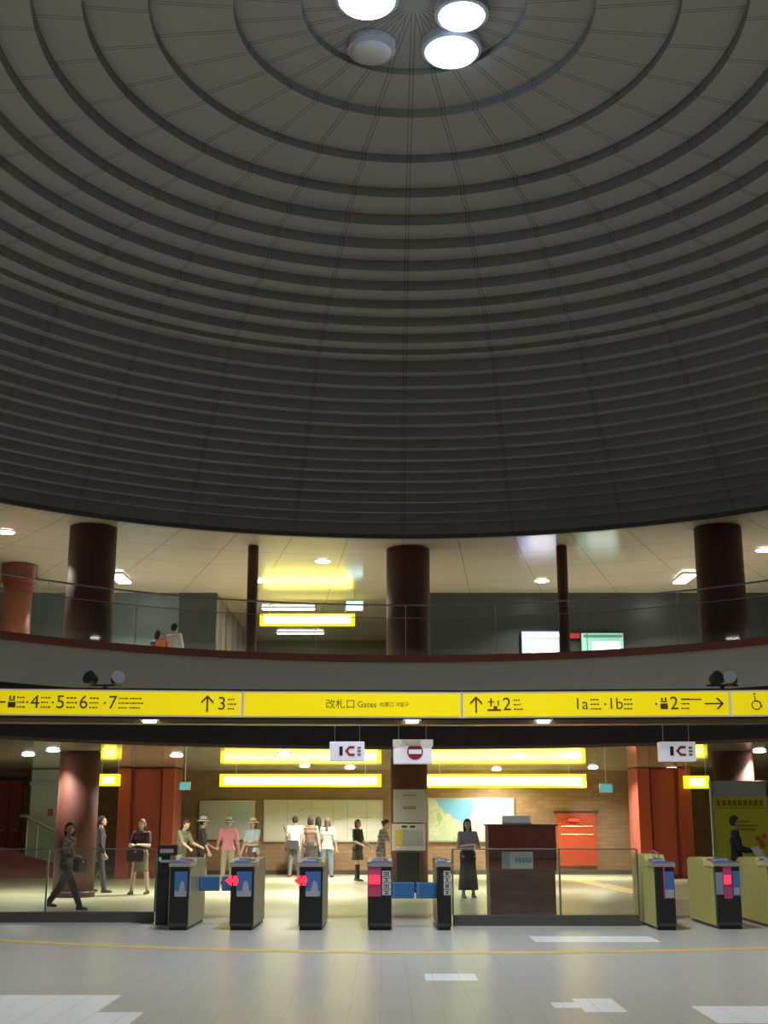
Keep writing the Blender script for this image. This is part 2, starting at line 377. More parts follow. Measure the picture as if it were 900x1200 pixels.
# ------------------------------------------------------------------ boards on the brick wall
white = mat('white board', (0.50, 0.50, 0.44), 0.5); alum = mat('brushed aluminium', (0.55, 0.55, 0.53), 0.35, 0.9)
gtxt = mat('grey print', (0.35, 0.35, 0.34), 0.6); steel = mat('steel', (0.6, 0.6, 0.6), 0.3, 1.0)
def board(px0, px1, py0, py1, label, m_, name='notice_board', Y=YW-0.08):
    a, b = at(px0, py1, Y), at(px1, py0, Y)
    t = thing(name, label, 'board', ((a.x+b.x)/2, Y, (a.z+b.z)/2)); w, h = b.x-a.x, b.z-a.z
    MB().b2(-w/2, w/2, 0, 0.08, -h/2, h/2, 0.01).build('frame', alum, t)
    MB().b2(-w/2+.04, w/2-.04, -0.015, 0.01, -h/2+.04, h/2-.04).build('face', m_, t)
    return t, w, h
t, w_, h_ = board(232, 299, 938, 984, 'grey poster panel on brick wall behind people with hats', mat('pale poster', (0.40, 0.42, 0.42), 0.5))
for i in range(4): MB().b2(w_*0.12, w_*0.40, -0.02, -0.012, h_*(0.3-i*.16), h_*(0.40-i*.16)).build('print', mat('pale blue print', (0.30, 0.42, 0.55), 0.5), t)
MB().b2(w_*0.05, w_*.065, -0.02, -0.012, -h_*.45, h_*.45).build('divider', gtxt, t)
t, w_, h_ = board(308, 449, 937, 987, 'long white route board on brick wall left of the middle column', white)
for i, f in enumerate((-.30, -.10, .08, .2, .36)):
    MB().b2(w_*f, w_*f+.02, -0.022, -0.014, -h_*.46, h_*.46).build('divider', gtxt, t)
for i in range(16):
    x = random.uniform(-.46, .38)*w_; z = random.uniform(-.35, .38)*h_; l = random.uniform(.15, .4)
    MB().b2(x, x+l, -0.022, -0.014, z, z+.03).build('print', [gtxt, mat('green print', (0.45, 0.6, 0.35), .6), mat('tan print', (0.6, 0.5, 0.3), .6)][i % 3], t)
for f in (-.42, -.08, .38): MB().b2(w_*f, w_*f+.3, -0.022, -0.014, h_*.42, h_*.46).build('header_print', MAT['tan print'], t)
n = NT('map print')
v = n.noise(1.1, n.vec(n.x, n.z), 5); v2 = n.noise(2.6, n.vec(n.x, n.z, 4.0), 4)
land = n.mix(n.math('GREATER_THAN', v2, 0.52), (0.38, 0.44, 0.30), (0.46, 0.48, 0.37))
land = n.mix(n.math('GREATER_THAN', v2, 0.60), land, (0.28, 0.42, 0.14))
sea = n.math('GREATER_THAN', n.math('ADD', n.math('MULTIPLY_ADD', v, 1.2, -0.42), n.math('SUBTRACT', n.math('MULTIPLY', n.z, 0.9), n.math('MULTIPLY', n.math('ABSOLUTE', n.math('ADD', n.x, .22)), 0.9))), 0.0)
c_ = n.mix(sea, land, (0.13, 0.34, 0.58))
c_ = n.mix(n.math('GREATER_THAN', n.x, 0.06), c_, (0.36, 0.37, 0.34))
n.set(c_, 0.5)
t, w_, h_ = board(501, 603, 935, 987, 'area map with blue sea on brick wall right of middle column', n.m, 'area_map')
for i in range(8):
    z = h_*(.36-i*.09); MB().b2(w_*.22, w_*.22+random.uniform(.4, .6), -0.022, -0.014, z, z+.02).build('print', gtxt, t)
# ------------------------------------------------------------------ lit yellow signs
ycore = mat('lit sign core', (1, 1, .8), .5, emit=(1.0, 0.93, 0.15), es=5.0)
yedge = mat('lit sign yellow edge', (.8, .75, 0), .5, emit=(1.0, 0.86, 0.0), es=1.1)
def lit_sign(px0, px1, py0, py1, Y, zceil, label, core=True, group=None):
    a, b = at(px0, py1, Y), at(px1, py0, Y); w, h = b.x-a.x, b.z-a.z
    t = thing('lit_guide_sign', label, 'sign', ((a.x+b.x)/2, Y, (a.z+b.z)/2), group=group)
    MB().b2(-w/2, w/2, 0, 0.2, -h/2, h/2, 0.015).build('housing', yedge, t)
    if core: MB().b2(-w/2+.12, w/2-.12, -0.02, 0, -h/2+.06, h/2-.06).build('light_panel', ycore if core is True else core, t)
    for f in (-.4, .4): MB().tube([(f*w, 0.1, h/2-.005), (f*w, 0.1, zceil-(a.z+b.z)/2)], 0.015).build('hanger', steel, t)
    return t
lit_sign(257, 447, 907, 922, 36.8, ZC, 'long glowing yellow sign over the white route board, left of middle column')
lit_sign(496, 687, 907, 923, 36.8, ZC, 'long glowing yellow sign over the area map, right of middle column')
lit_sign(115, 140, 907, 921, 35.2, ZC, 'small glowing yellow sign beside the left red column')
lit_sign(803, 831, 909, 924, 35.2, ZC, 'small glowing yellow sign left of the yellow poster')
lit_sign(304, 416, 719, 733, 37.2, ZT, 'glowing yellow sign hanging in the upper corridor', mat('bright sign core', (1, 1, .8), .5, emit=(1.0, 0.93, 0.13), es=16))
cy = mat('cyan light', (0.1, 0.4, 0.45), .5, emit=(0.25, 0.85, 0.95), es=0.9)
def exit_sign(px0, px1, py0, py1, Y, zc, label, strength=None):
    a, b = at(px0, py1, Y), at(px1, py0, Y); w, h = b.x-a.x, b.z-a.z
    t = thing('exit_sign', label, 'sign', ((a.x+b.x)/2, Y, (a.z+b.z)/2), group='cyan exit signs')
    MB().b2(-w/2, w/2, 0, 0.08, -h/2, h/2, 0.01).build('housing', alum, t)
    MB().b2(-w/2+.02, w/2-.02, -0.01, 0, -h/2+.02, h/2-.02).build('light_panel', strength or cy, t)
    MB().tube([(0, 0.04, h/2), (0, 0.04, zc-(a.z+b.z)/2)], 0.012).build('hanger', steel, t)
cyd = mat('dim cyan light', (0.1, 0.4, 0.45), .5, emit=(0.15, 0.62, 0.75), es=0.45)
exit_sign(210, 223, 916, 926, 33, ZC, 'small cyan exit sign hanging left of the left long yellow sign', cyd)
exit_sign(703, 718, 918, 929, 33, ZC, 'small cyan exit sign hanging right of the right long yellow sign', cyd)
cyb = mat('bright cyan light', (0.3, 0.7, 0.75), .5, emit=(0.5, 0.95, 1.0), es=2.2)
exit_sign(405, 426, 704, 716, 35.4, ZT, 'bright cyan exit sign beside the upper yellow sign', cyb)
# ------------------------------------------------------------------ upper displays
def display(px0, px1, py0, py1, label, m1, m2, m3):
    Y = YU-0.18; a, b = at(px0, py1, Y), at(px1, py0, Y); w, h = b.x-a.x, b.z-a.z
    t = thing('wall_display', label, 'display', ((a.x+b.x)/2, Y, (a.z+b.z)/2), group='upper displays')
    MB().b2(-w/2-.03, w/2+.03, 0, 0.1, -h/2-.03, h/2+.03, 0.01).build('housing', MAT['black plastic'], t)
    MB().b2(-w/2, w/2, -0.01, 0, -h/2, h/2).build('screen', m1, t)
    MB().b2(-w*.25, w*.42, -0.015, -0.01, -h*.42, h*.1).build('picture', m2, t)
    MB().b2(-w*.45, w*.48, -0.015, -0.01, h*.28, h*.42).build('header', m3, t)
    MB().b2(-.15, .15, 0.1, 0.18, -.1, .1).build('bracket', MAT['black plastic'], t)
display(612, 657, 740, 768, 'bright bluish white display on the upper dark wall', mat('screen blue', (.3, .3, .9), .4, emit=(0.42, 0.50, 1.0), es=1.1),
        mat('screen white', (.9, .9, 1), .4, emit=(0.95, 0.97, 1), es=2.4), mat('screen pale', (.9, .9, 1), .4, emit=(0.75, 0.85, 1), es=2.0))
display(682, 730, 742, 766, 'greenish white display on the upper dark wall, right of bluish one', mat('screen green', (.3, .6, .5), .4, emit=(0.32, 0.62, 0.55), es=.9),
        mat('screen mint', (.9, 1, .95), .4, emit=(0.8, 1, 0.95), es=2.2), mat('screen dark green', (.1, .3, .25), .4, emit=(0.12, 0.3, 0.25), es=.6))
p = at(674, 745, YU-0.1)
t = thing('lit_sign', 'small red glowing strip between the two upper displays', 'sign', p)
MB().b2(-.22, .22, 0, .1, -.09, .09).build('housing', MAT['black plastic'], t)
MB().b2(-.2, .2, -.01, 0, -.07, .07).build('light_panel', mat('dull red light', (.4, .02, .02), .5, emit=(.5, .03, .03), es=.6), t)
# ------------------------------------------------------------------ ceiling lamps
lampw = mat('lamp diffuser', (1, 1, 1), .5, emit=(1, 0.97, 0.88), es=12)
lampb = mat('bright lamp diffuser', (1, 1, 1), .5, emit=(0.50, 0.74, 1.0), es=15)
trimw = mat('lamp trim', (0.5, 0.48, 0.42), 0.4)
def downlight(x, y, z, r, P, label, col=WARM, group='round ceiling lights', box=None, spread=130):
    t = thing('ceiling_light', label, 'lamp', (x, y, z), group=group)
    if box:
        MB().b2(-box[0]/2-.03, box[0]/2+.03, -box[1]/2-.03, box[1]/2+.03, -0.04, 0.0).build('frame', trimw, t)
        MB().b2(-box[0]/2, box[0]/2, -box[1]/2, box[1]/2, -0.07, -0.04).build('diffuser', lampw, t)
    else:
        MB().lathe([(r+.03, 0), (r+.03, -.012), (r, -.015)], 24).build('frame', trimw, t)
        MB().lathe([(r, -.012), (r*.9, -.03), (r*.5, -.042), (0.001, -.045)], 24).build('diffuser', lampw, t, smooth=True)
    if P: disk_light('lamp', (0, 0, -0.09), r*1.6, P, col, t, spread)
low = [(62, 881, 'just left of the left red column'), (33, 886, 'over the pale stair wall'), (207, 887, 'between left red pier and yellow sign'), (333, 885, 'above the left long yellow sign'),
       (357, 899, 'near the wall over the white route board'), (410, 901, 'near the wall left of the middle column'), (608, 889, 'above the right long yellow sign'),
       (582, 903, 'near the wall over the area map'), (695, 901, 'right of the right long yellow sign'), (787, 902, 'in front of the right red pier'), (890, 882, 'at the right edge of the concourse')]
for px, py, s in low:
    p = atz(px, py, ZC-.04); downlight(p.x, p.y, ZC, 0.14, {62: 40, 890: 40, 33: 110}.get(px, P_LOW), 'round light in the lower concourse ceiling '+s, spread=100 if px in (62, 890) else 150)
for px, py, s, bx in ((7, 625, 'at the far left', None), (141, 678, 'beside the left thick column', (0.35, 1.2)), (378, 659, 'above the yellow corridor sign', None), (303, 682, 'behind the left slim pole', None),
                  (635, 682, 'above the bluish display', None), (802, 678, 'beside the right thick column', (0.35, 1.2)), (895, 646, 'at the far right', None)):
    p = atz(px, py, ZT-.04); downlight(p.x, min(p.y, 35.5) if px not in (303,) else p.y, ZT, 0.2, P_MEZ, ('square' if bx else 'round')+' light in the upper gallery ceiling '+s, box=bx, group='upper gallery lights')
for px, py, s in ((338, 714, 'nearer'), (352, 742.5, 'farther')):
    p = atz(px, py, ZT-.05)
    t = thing('linear_light', f'long white ceiling light in the upper corridor, the {s} one', 'lamp', (p.x, p.y, ZT), group='corridor lights')
    MB().b2(-.85, .85, -.12, .12, -.03, 0).build('frame', trimw, t); MB().b2(-.82, .82, -.09, .09, -.06, -.03).build('diffuser', lampw, t)
    disk_light('lamp', (0, 0, -.1), .3, 60, WARM, t)
# unseen lamps added over and behind the viewer to light the near floor
for i, (x, y) in enumerate(((-6.5, 1.0), (0, 0.2), (6.5, 1.0), (-12.0, 5.5), (12.0, 5.5), (-13.5, 14), (13.8, 14))):
    downlight(x, y, ZT, 0.25, P_HALL_FILL, 'added unseen round light in the hall ceiling before the gates', group='added unseen hall lights')
# ------------------------------------------------------------------ oculus lamps
lens_off = mat('unlit lens', (0.5, 0.48, 0.48), 0.35)
housing = mat('lamp housing', (0.35, 0.35, 0.36), 0.4)
for px, py, on, s, r in ((435, 60, 0, 'unlit pale skylight lamp in the dome centre', .33), (430, 0, 1, 'glaring lamp in the dome centre, left one at the top edge', .43),
                    (529, 60, 1, 'glaring lamp in the dome centre, lower of the right pair', .43), (541, 18, 1, 'glaring lamp in the dome centre, upper of the right pair', .36)):
    zl = ZO-0.03; p = atz(px, py, zl)
    t = thing('dome_lamp', s, 'lamp', (p.x, p.y, zl), group='dome centre lamps')
    MB().lathe([(r+.05, .14), (r+.05, 0.0), (r, -.02)], 32).build('housing', housing, t)
    MB().lathe([(r, 0.0), (r*.9, -.06), (r*.6, -.11), (0.001, -.13)], 32).build('lens', lampb if on else lens_off, t, smooth=True)
    if on: disk_light('lamp', (0, 0, -.25), r*1.8, P_SKY, COOL, t, spread=95)
# ------------------------------------------------------------------ long yellow direction sign over the gates
Z0, Z1 = EYE+20.6*m(841.5), EYE+20.6*m(811)
def spt(px, py): Y = (Z1-EYE)/m(py); return Vector((at(px, py, Y).x, Y))
V = [spt(-215, 804.8), spt(284.5, 810), spt(541, 811), spt(855, 809), spt(1110, 806)]
face = mat('backlit yellow', (0.75, 0.6, 0.0), .45, emit=(0.78, 0.62, 0.0), es=0.62)
ink = mat('dark print', (0.10, 0.075, 0.0), .6); lip = mat('sign bottom rail', (0.17, 0.11, 0.06), .4, .3)
frm = mat('pale sign frame', (0.70, 0.66, 0.45), .4, emit=(0.7, 0.65, 0.4), es=0.25)
blk = mat('black top rail', (0.01, 0.01, 0.01), .5)
beam = thing('sign_beam', 'dark brown beam carrying the long yellow direction sign over the gates', 'beam', (0, 20.9, 0))
def sign(i, label):
    a, b = V[i], V[i+1]; d = b-a; L = d.length; c = (a+b)/2; rz = math.atan2(d.y, d.x)
    t = thing('direction_sign', label, 'sign', (c.x, c.y, (Z0+Z1)/2), rz, 'panels of the yellow direction sign'); h = Z1-Z0
    MB().b2(-L/2+.004, L/2-.004, 0, .12, -h/2, h/2).build('frame', frm, t)
    MB().b2(-L/2+.03, L/2-.03, -.008, 0, -h/2+.028, h/2-.028).build('face', face, t)
    MB().b2(-L/2+.004, L/2-.004, -.01, .12, h/2, h/2+.03).build('top_rail', blk, t)
    MB().b2(-L/2+.004, L/2-.004, -.01, .12, -h/2-.022, -h/2).build('bottom_rail', blk, t)
    def u(px):     # where a line of sight to column px meets the sign's face, along the face
        k = (px-450)/F; dep = lambda Y: Y*cth+((Z0+Z1)/2-EYE)*sth
        # x = k*depth(Y), with point a + s*d
        s_ = (k*(a.y*cth+((Z0+Z1)/2-EYE)*sth)-a.x)/(d.x-k*d.y*cth)
        return (s_-.5)*L
    MB().box((0, .22, -h/2-.065), (L+.02, .36, .075)).build('support_rail', lip, beam).matrix_local = Matrix.Translation((c.x, c.y-20.9, (Z0+Z1)/2)) @ Matrix.Rotation(rz, 4, 'Z')
    MB().box((0, .24, 0), (L+.02, .2, h)).build('back_panel', dark, beam).matrix_local = Matrix.Translation((c.x, c.y-20.9, (Z0+Z1)/2)) @ Matrix.Rotation(rz, 4, 'Z')
    return t, u
def glyph(bmk, name, t): bmk.build(name, ink, t)
def arrow_up(t, x, z=0.0, s=.12):
    b = MB(); b.box((x, -.012, z-.01), (.028, .006, 2*s))
    for e in (-1, 1):
        b.prism([(x, z+s+.02), (x, z+s-.02), (x+e*.10, z+s-.12), (x+e*.10, z+s-.08)], 'Y', -.015, -.009)
    glyph(b, 'arrow', t)
def arrow_right(t, x, z=0.0, l=.30):
    b = MB(); b.box((x-l/2+.02, -.012, z), (l, .006, .022))
    for e in (-1, 1): b.prism([(x+.03, z), (x-.01, z), (x-.10, z+e*.09), (x-.06, z+e*.09)], 'Y', -.015, -.009)
    glyph(b, 'arrow', t)
def small(t, x, w=.14, n_=3):
    b = MB()
    for k in range(n_):
        z = .075-k*.075; q = x
        while q < x+w-.02:
            l = random.uniform(.02, .045); b.box((q+l/2, -.011, z), (l, .005, .022)); q += l+.012
    glyph(b, 'small_print', t)
def dot(t, x): glyph(MB().box((x, -.011, 0), (.03, .005, .03)), 'dot', t)
def num(t, s_, x, size=.30): text(s_, size, x, -.010, 0, ink, t, 'numeral', .002)
def icon_building(t, x):
    b = MB().box((x, -.011, -.04), (.12, .005, .09)).box((x, -.011, .035), (.10, .005, .02)).box((x-.03, -.011, .075), (.03, .005, .05)).box((x+.03, -.011, .075), (.03, .005, .05))
    glyph(b, 'icon', t)
def icon_stairs(t, x):
    b = MB().prism([(x-.11, -.10), (x+.11, -.10), (x+.11, -.07), (x+.05, -.07), (x+.05, -.02), (x-.01, -.02), (x-.01, -.07), (x-.11, -.07)], 'Y', -.014, -.009)
    b.box((x-.05, -.011, .04), (.025, .005, .13)).box((x-.05, -.011, .05), (.10, .005, .018)).box((x+.07, -.011, .03), (.022, .005, .08))
    glyph(b, 'icon', t)
t, u = sign(0, 'left stretch of yellow sign with exits 4 5 6 7 and arrow 3')
glyph(MB().box((u(3), -.011, .0), (.1, .005, .025)), 'dash', t); icon_building(t, u(14)); small(t, u(20), .12)
for s_, px in (('4', 41), ('5', 71), ('6', 98), ('7', 132)):
    dot(t, u(px-9)); num(t, s_, u(px)); small(t, u(px+7), .14)
small(t, u(152), .2); arrow_up(t, u(243)); num(t, '3', u(260)); small(t, u(267), .13)
t, u = sign(1, 'middle stretch of yellow sign reading 改札口 Gates')
text('改札口', .165, u(399), -.010, 0, ink, t, 'lettering', .002)
text('Gates', .135, u(430), -.010, 0, ink, t, 'lettering', .002)
text('检票口 개찰구', .08, u(462), -.010, 0, ink, t, 'small_lettering', .002)
t, u = sign(2, 'right stretch of yellow sign with exits 2, 1a and 1b')
arrow_up(t, u(558)); icon_stairs(t, u(579)); num(t, '2', u(594)); small(t, u(602), .13)
num(t, '1a', u(681), .26); small(t, u(692), .16); dot(t, u(709)); num(t, '1b', u(721), .26); small(t, u(731), .14)
dot(t, u(769)); icon_building(t, u(778)); num(t, '2', u(790)); small(t, u(798), .12)
glyph(MB().box(((u(800)+u(822))/2, -.011, .07), (u(822)-u(800), .005, .02)), 'line', t)
arrow_right(t, u(846))
t, u = sign(3, 'stretch of yellow sign at the right edge with wheelchair symbol')
x = u(886); b = MB(); b.tube([(x+.07*math.cos(a_)-.0, -.012, -.03+.07*math.sin(a_)) for a_ in [i*2*PI/20 for i in range(21)]], .009, 5)
b.tube([(x-.02, -.012, .12), (x-.01, -.012, .03), (x+.06, -.012, .02), (x+.09, -.012, -.07)], .010, 5); b.lathe([(0.001, -.018), (.02, 0), (0.001, .018)], 8, (x-.02, -.012, .15))
glyph(b, 'wheelchair_symbol', t)
for px in (175, 483, 637):
    p = at(px, 845.5, 20.45 if px > 200 else 20.2)
    t = thing('beam_lamp', f'small white lamp under the yellow sign above {dict([(175, "the left glass barrier"), (483, "the no entry sign"), (637, "the brown counter")])[px]}', 'lamp', p, group='lamps under the sign beam')
    MB().b2(-.15, .15, -.05, .30, .02, .035).build('frame', trimw, t)
    MB().box((0, 0, 0), (.21, .08, .04), bev=.018).build('lens', lampw, t)
# ------------------------------------------------------------------ floodlights standing on the sign beam
def floods(px, side, flip):
    p = at(px, 800, 20.75)
    t = thing('floodlight_bracket', f'dark bracket with two spotlight heads on the sign beam, {side}', 'spotlight', (p.x, 20.85, Z1+.0), 0, 'spotlights on the sign beam')
    bl = mat('dark grey metal', (0.035, 0.04, 0.04), .4, .4)
    MB().b2(-.26, .26, -.03, .03, .12, .15).build('crossbar', bl, t); MB().b2(-.03, .03, -.03, .03, -.0, .12).build('post', bl, t)
    for e in (-1, 1):
        h = MB().lathe([(.05, 0), (.10, .06), (.115, .2), (.09, .2)], 20).build('spotlight_head', bl, t, smooth=False)
        h.location = (e*.17*1.0, 0.0, .19); h.rotation_euler = (math.radians(70), 0, math.radians(25*flip*e))
        MB().lathe([(.09, .19), (.001, .2)], 20).build('lens', mat('dark glass', (.03, .035, .035), .5), h)
floods(122, 'above exit numbers 6 and 7', 1); floods(848, 'above the right end arrow', -1)
# ------------------------------------------------------------------ hanging signs over the gates
boxw = mat('sign white', (0.80, 0.80, 0.86), .4, emit=(0.8, 0.8, 0.9), es=0.30); dred = mat('dark red print', (0.42, 0.03, 0.05), .5); dk = mat('black print', (0.03, 0.02, 0.03), .5)
def hang(px0, px1, py0, py1, label):
    Y = 20.6; a, b = at(px0, py1, Y), at(px1, py0, Y); w, h = b.x-a.x, b.z-a.z
    t = thing('hanging_sign', label, 'sign', ((a.x+b.x)/2, Y, (a.z+b.z)/2), 0, 'white signs hanging over gates')
    MB().b2(-w/2, w/2, 0, .2, -h/2, h/2, .012).build('housing', boxw, t)
    for f in (-.36, .36): MB().tube([(f*w, .1, h/2-.005), (f*w, .1, Z0-.10-(a.z+b.z)/2)], .006, 6).build('wire', steel, t)
    return t, w, h
for px, s in ((0, 'white hanging IC sign left of the no entry sign'), (388, 'white hanging IC sign above the right pair of gates')):
    t, w_, h_ = hang(386+px, 427+px, 869, 892, s)
    MB().b2(-w_*.22, -w_*.12, -.006, 0, -.07, .08).build('letter_i', dk, t)
    b = MB(); b.prism([(-w_*.06, .005), (w_*.06, .085), (w_*.22, .085), (w_*.22, .045), (w_*.08, .045), (w_*.03, .005), (w_*.08, -.035), (w_*.22, -.035), (w_*.22, -.075), (w_*.06, -.075)], 'Y', -.006, 0)
    b.build('letter_c', dred, t)
    for k in range(3): MB().b2(w_*.30, w_*.40, -.006, 0, .04-k*.055, .075-k*.055).build('small_print', mat('grey blue print', (.2, .22, .3), .5), t)
t, w_, h_ = hang(461, 506, 867, 895, 'white hanging sign with red no entry disc above the fourth gate')
MB().tube([(.04, .0, 0), (.04, -.006, 0)], h_*.34, 28).build('red_disc', dred, t); MB().b2(.04-h_*.27, .04+h_*.27, -.012, -.005, -.035, .035).build('white_bar', boxw, t)
MB().b2(-w_/2-.01, w_/2+.02, -.015, .21, h_/2-.10, h_/2+.005).build('top_cover', mat('ivory cover', (.75, .73, .66), .4), t)
# ------------------------------------------------------------------ glass
def glass_mat(name, tint, refl=0.5):
    g = bpy.data.materials.new(name); g.use_nodes = True; nt = g.node_tree; MAT[name] = g
    nt.nodes.remove(nt.nodes['Principled BSDF']); out = nt.nodes['Material Output']
    tr = nt.nodes.new('ShaderNodeBsdfTransparent'); tr.inputs[0].default_value = (*tint, 1)
    gl = nt.nodes.new('ShaderNodeBsdfGlossy'); gl.inputs['Roughness'].default_value = 0.03; gl.inputs[0].default_value = (1, 1, 1, 1)
    fr = nt.nodes.new('ShaderNodeFresnel'); fr.inputs[0].default_value = 1.45
    mx = nt.nodes.new('ShaderNodeMixShader'); nt.links.new(fr.outputs[0], mx.inputs[0]); nt.links.new(tr.outputs[0], mx.inputs[1]); nt.links.new(gl.outputs[0], mx.inputs[2])
    nt.links.new(mx.outputs[0], out.inputs['Surface']); return g
gl1 = glass_mat('clear glass', (0.90, 0.93, 0.91)); gl2 = glass_mat('barrier glass', (0.93, 0.95, 0.92))
# gallery railing: panels, rails, posts around the curved parapet
t = thing('glass_railing', 'curved glass railing with thin metal rails on the upper gallery parapet', 'railing', (AX, AY, 4.93))
a0 = -78
for i in range(14):
    A = a0+i*11.15
    MB().arc(0, 0, RB+.03, RB+.045, 0.0, .80, A+.08, A+11.07, 6).build('glass_panel', gl1, t)
    a = math.radians(A); MB().cyl((RB*math.sin(a)+.04*math.sin(a), RB*math.cos(a)+.04*math.cos(a), 0), .006, 1.06, 8).build('post', steel, t)
rail = mat('dull rail metal', (.20, .21, .19), .45, .6)
MB().arc(0, 0, RB, RB+.05, 1.055, 1.083, -80, 78, 100).build('handrail', rail, t)
MB().arc(0, 0, RB+.02, RB+.045, .79, .805, -80, 78, 100).build('mid_rail', rail, t)
# ------------------------------------------------------------------ barriers beside the gates
gm = mat('barrier base metal', (.15, .14, .12), .35, .6)
def barrier(px0, px1, y_, label, posts):
    a, b = at(px0, 1000, y_).x, at(px1, 1000, y_).x
    t = thing('glass_barrier', label, 'barrier', (0, y_, 0)); zt = at(600, 995, y_).z
    MB().b2(a, b, -.05, .05, 0, .16, .01).build('base', gm, t)
    xs = [a]+[at(q, 1000, y_).x for q in posts]+[b]
    for x0, x1 in zip(xs, xs[1:]): MB().b2(x0+.02, x1-.02, -.006, .006, .16, zt-.02).build('glass_panel', gl2, t)
    for x in xs: MB().b2(x-.014, x+.014, -.014, .014, .16, zt).build('post', rail, t)
    MB().tube([(a, 0, zt), (b, 0, zt)], .011, 10).build('handrail', rail, t)
barrier(-120, 184, 20.9, 'glass barrier with thin rail left of the ticket gates', (-40, 57))
barrier(530, 746, 20.2, 'glass barrier in front of the brown counter right of the gates', (655,))
# ------------------------------------------------------------------ brown counter
X0, X1 = at(574, 1030, 21.6).x, at(651, 1030, 21.6).x; ztop = at(600, 966, 21.6).z
t = thing('counter', 'tall red brown wooden counter behind the right glass barrier', 'counter', ((X0+X1)/2, 21.6, 0)); w_ = X1-X0
wood = mat('red brown wood', (.24, .042, .024), .4, noise=.25, nscale=2.5); woodd = mat('dark brown wood', (.085, .028, .018), .4, noise=.2, nscale=3)
MB().b2(-w_/2, w_/2, 0, .7, .0, ztop*.50, .01).build('lower_body', woodd, t)
MB().b2(-w_/2-.01, w_/2+.03, -.02, .72, ztop*.50, ztop-.03, .01).build('upper_body', wood, t)
MB().b2(-w_/2-.03, w_/2+.06, -.05, .75, ztop-.03, ztop, .008).build('top', mat('counter top', (.16, .07, .05), .3), t)
MB().b2(-w_/2-.012, w_/2+.032, -.03, -.02, ztop*.62, ztop*.64).build('groove', dk, t)
a, b = at(588, 1018, 21.57), at(624, 998, 21.57)
t2 = thing('counter_sign', 'white notice with teal print on the front of the brown counter', 'sign', ((a.x+b.x)/2, 21.53, (a.z+b.z)/2)); w_, h_ = b.x-a.x, b.z-a.z
MB().b2(-w_/2, w_/2, 0, .012, -h_/2, h_/2).build('plate', mat('notice white', (.62, .64, .66), .5), t2)
MB().b2(-w_/2, -w_/2+.13, -.003, 0, -h_/2, h_/2).build('grey_strip', mat('mid grey print', (.38, .40, .43), .5), t2)
for k in range(5): MB().b2(-.03+k*.055, .01+k*.055, -.003, 0, -.04, .04).build('print', mat('teal print', (.15, .38, .42), .5), t2)
a, b = at(589, 965.5, 21.9), at(622, 957, 21.9)
t = thing('paper_tray', 'pale grey tray on top of the brown counter', 'tray', ((a.x+b.x)/2, 21.85, ztop+.001)); w_ = b.x-a.x
MB().b2(-w_/2, w_/2, -.12, .12, 0, .03).build('base', mat('pale grey plastic', (.45, .45, .43), .5), t); MB().b2(-w_/2, w_/2, .10, .12, .03, .14).build('back_plate', MAT['pale grey plastic'], t)
